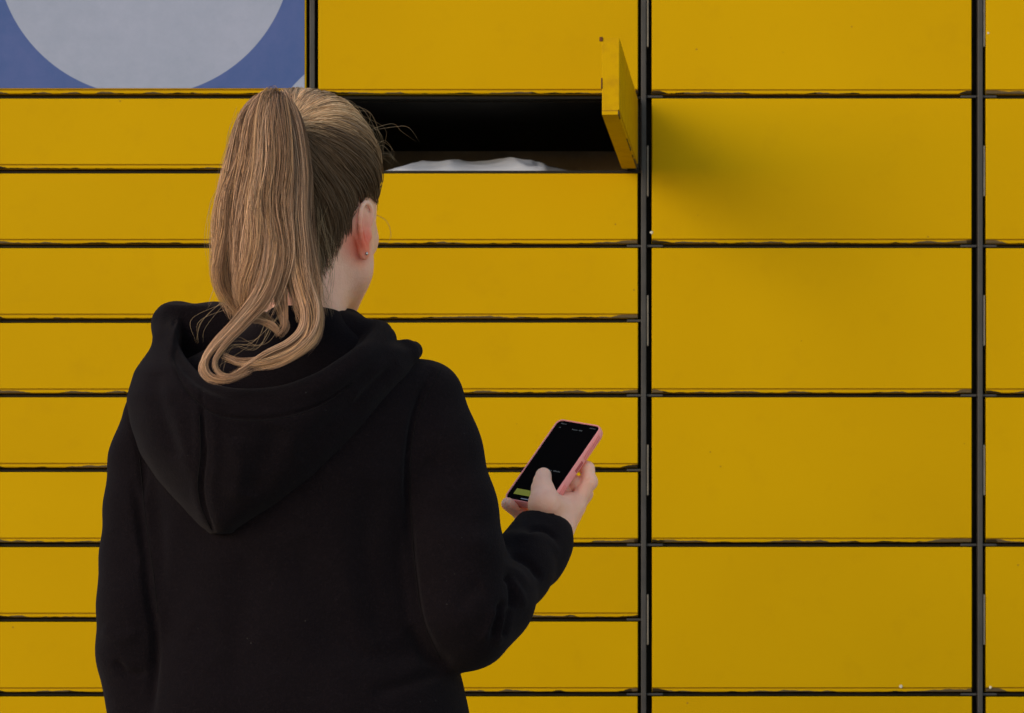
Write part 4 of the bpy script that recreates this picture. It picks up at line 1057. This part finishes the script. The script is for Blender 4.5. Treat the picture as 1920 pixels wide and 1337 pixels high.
# hair tie
m_tie = plain('brown_hair_tie', (.03, .02, .015), .8, .2, .2, 200)
v = Vol(TIE_W - .03, TIE_W + .03, .0012)
dirv = np.array(W(512, 195, -1.06)) - TIE_W; dirv /= np.linalg.norm(dirv); a_ = np.cross(dirv, (0, 0, 1.)); a_ /= np.linalg.norm(a_); b2_ = np.cross(dirv, a_)
ringp = [TIE_W + dirv * .004 + (a_ * math.cos(t) + b2_ * math.sin(t)) * .009 for t in np.linspace(0, 2 * math.pi, 20)]
v.chain(ringp, [.003] * 20, .002); V, F = v.mesh(); mesh_obj('hair_tie', np_mesh('hair_tie', V, F), m_tie, person, True)
# flyaways: long fine hairs over the crown, the nape and round the tail
def flyaways():
    out = []
    def line(pts, n=1, j=6):
        for _ in range(n):
            q = [(p[0] + random.gauss(0, j), p[1] + random.gauss(0, j), p[2] + random.gauss(0, .004)) for p in pts]
            out.append(smooth_line([tuple(W(*p)) for p in q], 28))
    line([(640, 205, -.98), (680, 215, -.96), (705, 255, -.94), (712, 300, -.93)], 9, 7)
    line([(690, 250, -.95), (735, 238, -.93), (765, 245, -.92), (790, 262, -.91)], 2, 5)
    line([(700, 270, -.95), (722, 262, -.93), (735, 285, -.92), (722, 310, -.92)], 3, 6)
    line([(705, 300, -.94), (725, 290, -.93), (742, 305, -.92)], 3, 5)
    line([(560, 200, -1.0), (610, 186, -.98), (660, 200, -.96), (690, 235, -.95)], 6, 4)
    line([(455, 210, -1.08), (432, 260, -1.09), (425, 330, -1.09), (405, 420, -1.09)], 10, 6)
    line([(430, 330, -1.09), (398, 380, -1.09), (392, 460, -1.09), (402, 540, -1.09)], 6, 6)
    line([(420, 500, -1.09), (400, 550, -1.09), (388, 575, -1.09)], 4, 4)
    line([(430, 560, -1.1), (375, 600, -1.1), (372, 650, -1.1)], 5, 10)
    line([(520, 590, -1.12), (480, 640, -1.13), (430, 650, -1.13), (400, 690, -1.14)], 9, 12)
    line([(600, 380, -1.03), (602, 460, -1.03), (606, 520, -1.03)], 9, 9)
    line([(575, 400, -1.06), (588, 480, -1.05), (604, 545, -1.045), (618, 590, -1.04)], 14, 7)
    line([(600, 410, -1.03), (618, 470, -1.02), (622, 530, -1.02), (612, 575, -1.02)], 8, 6)
    line([(560, 420, -1.05), (590, 500, -1.04), (600, 585, -1.04)], 8, 7)
    line([(690, 400, -.9), (722, 415, -.9), (735, 440, -.9), (722, 470, -.9)], 2, 3)
    line([(470, 360, -1.13), (500, 420, -1.13), (540, 470, -1.13)], 5, 10)
    return np.array(out)
Sf = flyaways(); nf = len(Sf)
mesh_obj('flyaway_hair', strands_mesh('flyaway_hair', Sf, np.full(nf, .00016), np.tile(np.array([.34, .23, .14]), (nf, 1)), rt=.5), None, person)
# short fine hairs fading out over the nape and behind the ear
def nape():
    n = 3200; y = rng.uniform(-.095, -.030, n); s = rng.choice([-1, 1], n, p=[.35, .65])
    z = hairline(y) + rng.uniform(-.022, .030, n); x = s * rng.uniform(.0, .07, n)
    P = proj(np.stack([x, y, z], 1) , np.full(n, .0005)); t = np.linspace(0, 1, 8)[None, :, None]
    d = (ROOT_T - P); d /= np.linalg.norm(d, axis=1)[:, None]; ln = rng.uniform(.014, .045, n)
    path = P[:, None] + d[:, None] * t * ln[:, None, None] + rng.normal(size=(n, 1, 3)) * .004 * t
    path = proj(path, np.full((n, 8), .0012) + rng.uniform(0, .0015, (n, 1)))
    return toW(path)
Sn = nape(); Sn = seat(Sn, np.linspace(.0002, .0022, 8)[None, :] + rng.uniform(0, .0012, (len(Sn), 1))); nn_ = len(Sn)
mesh_obj('nape_hair', strands_mesh('nape_hair', Sn, rng.uniform(.00016, .00030, nn_), np.tile(np.array([.17, .105, .065]), (nn_, 1)) * rng.uniform(.6, 1.3, (nn_, 1)), rt=.6), None, person)

for o in person.children_recursive:
    if o.name in ('hair', 'ponytail', 'flyaway_hair', 'nape_hair'): o['kind'] = 'stuff'
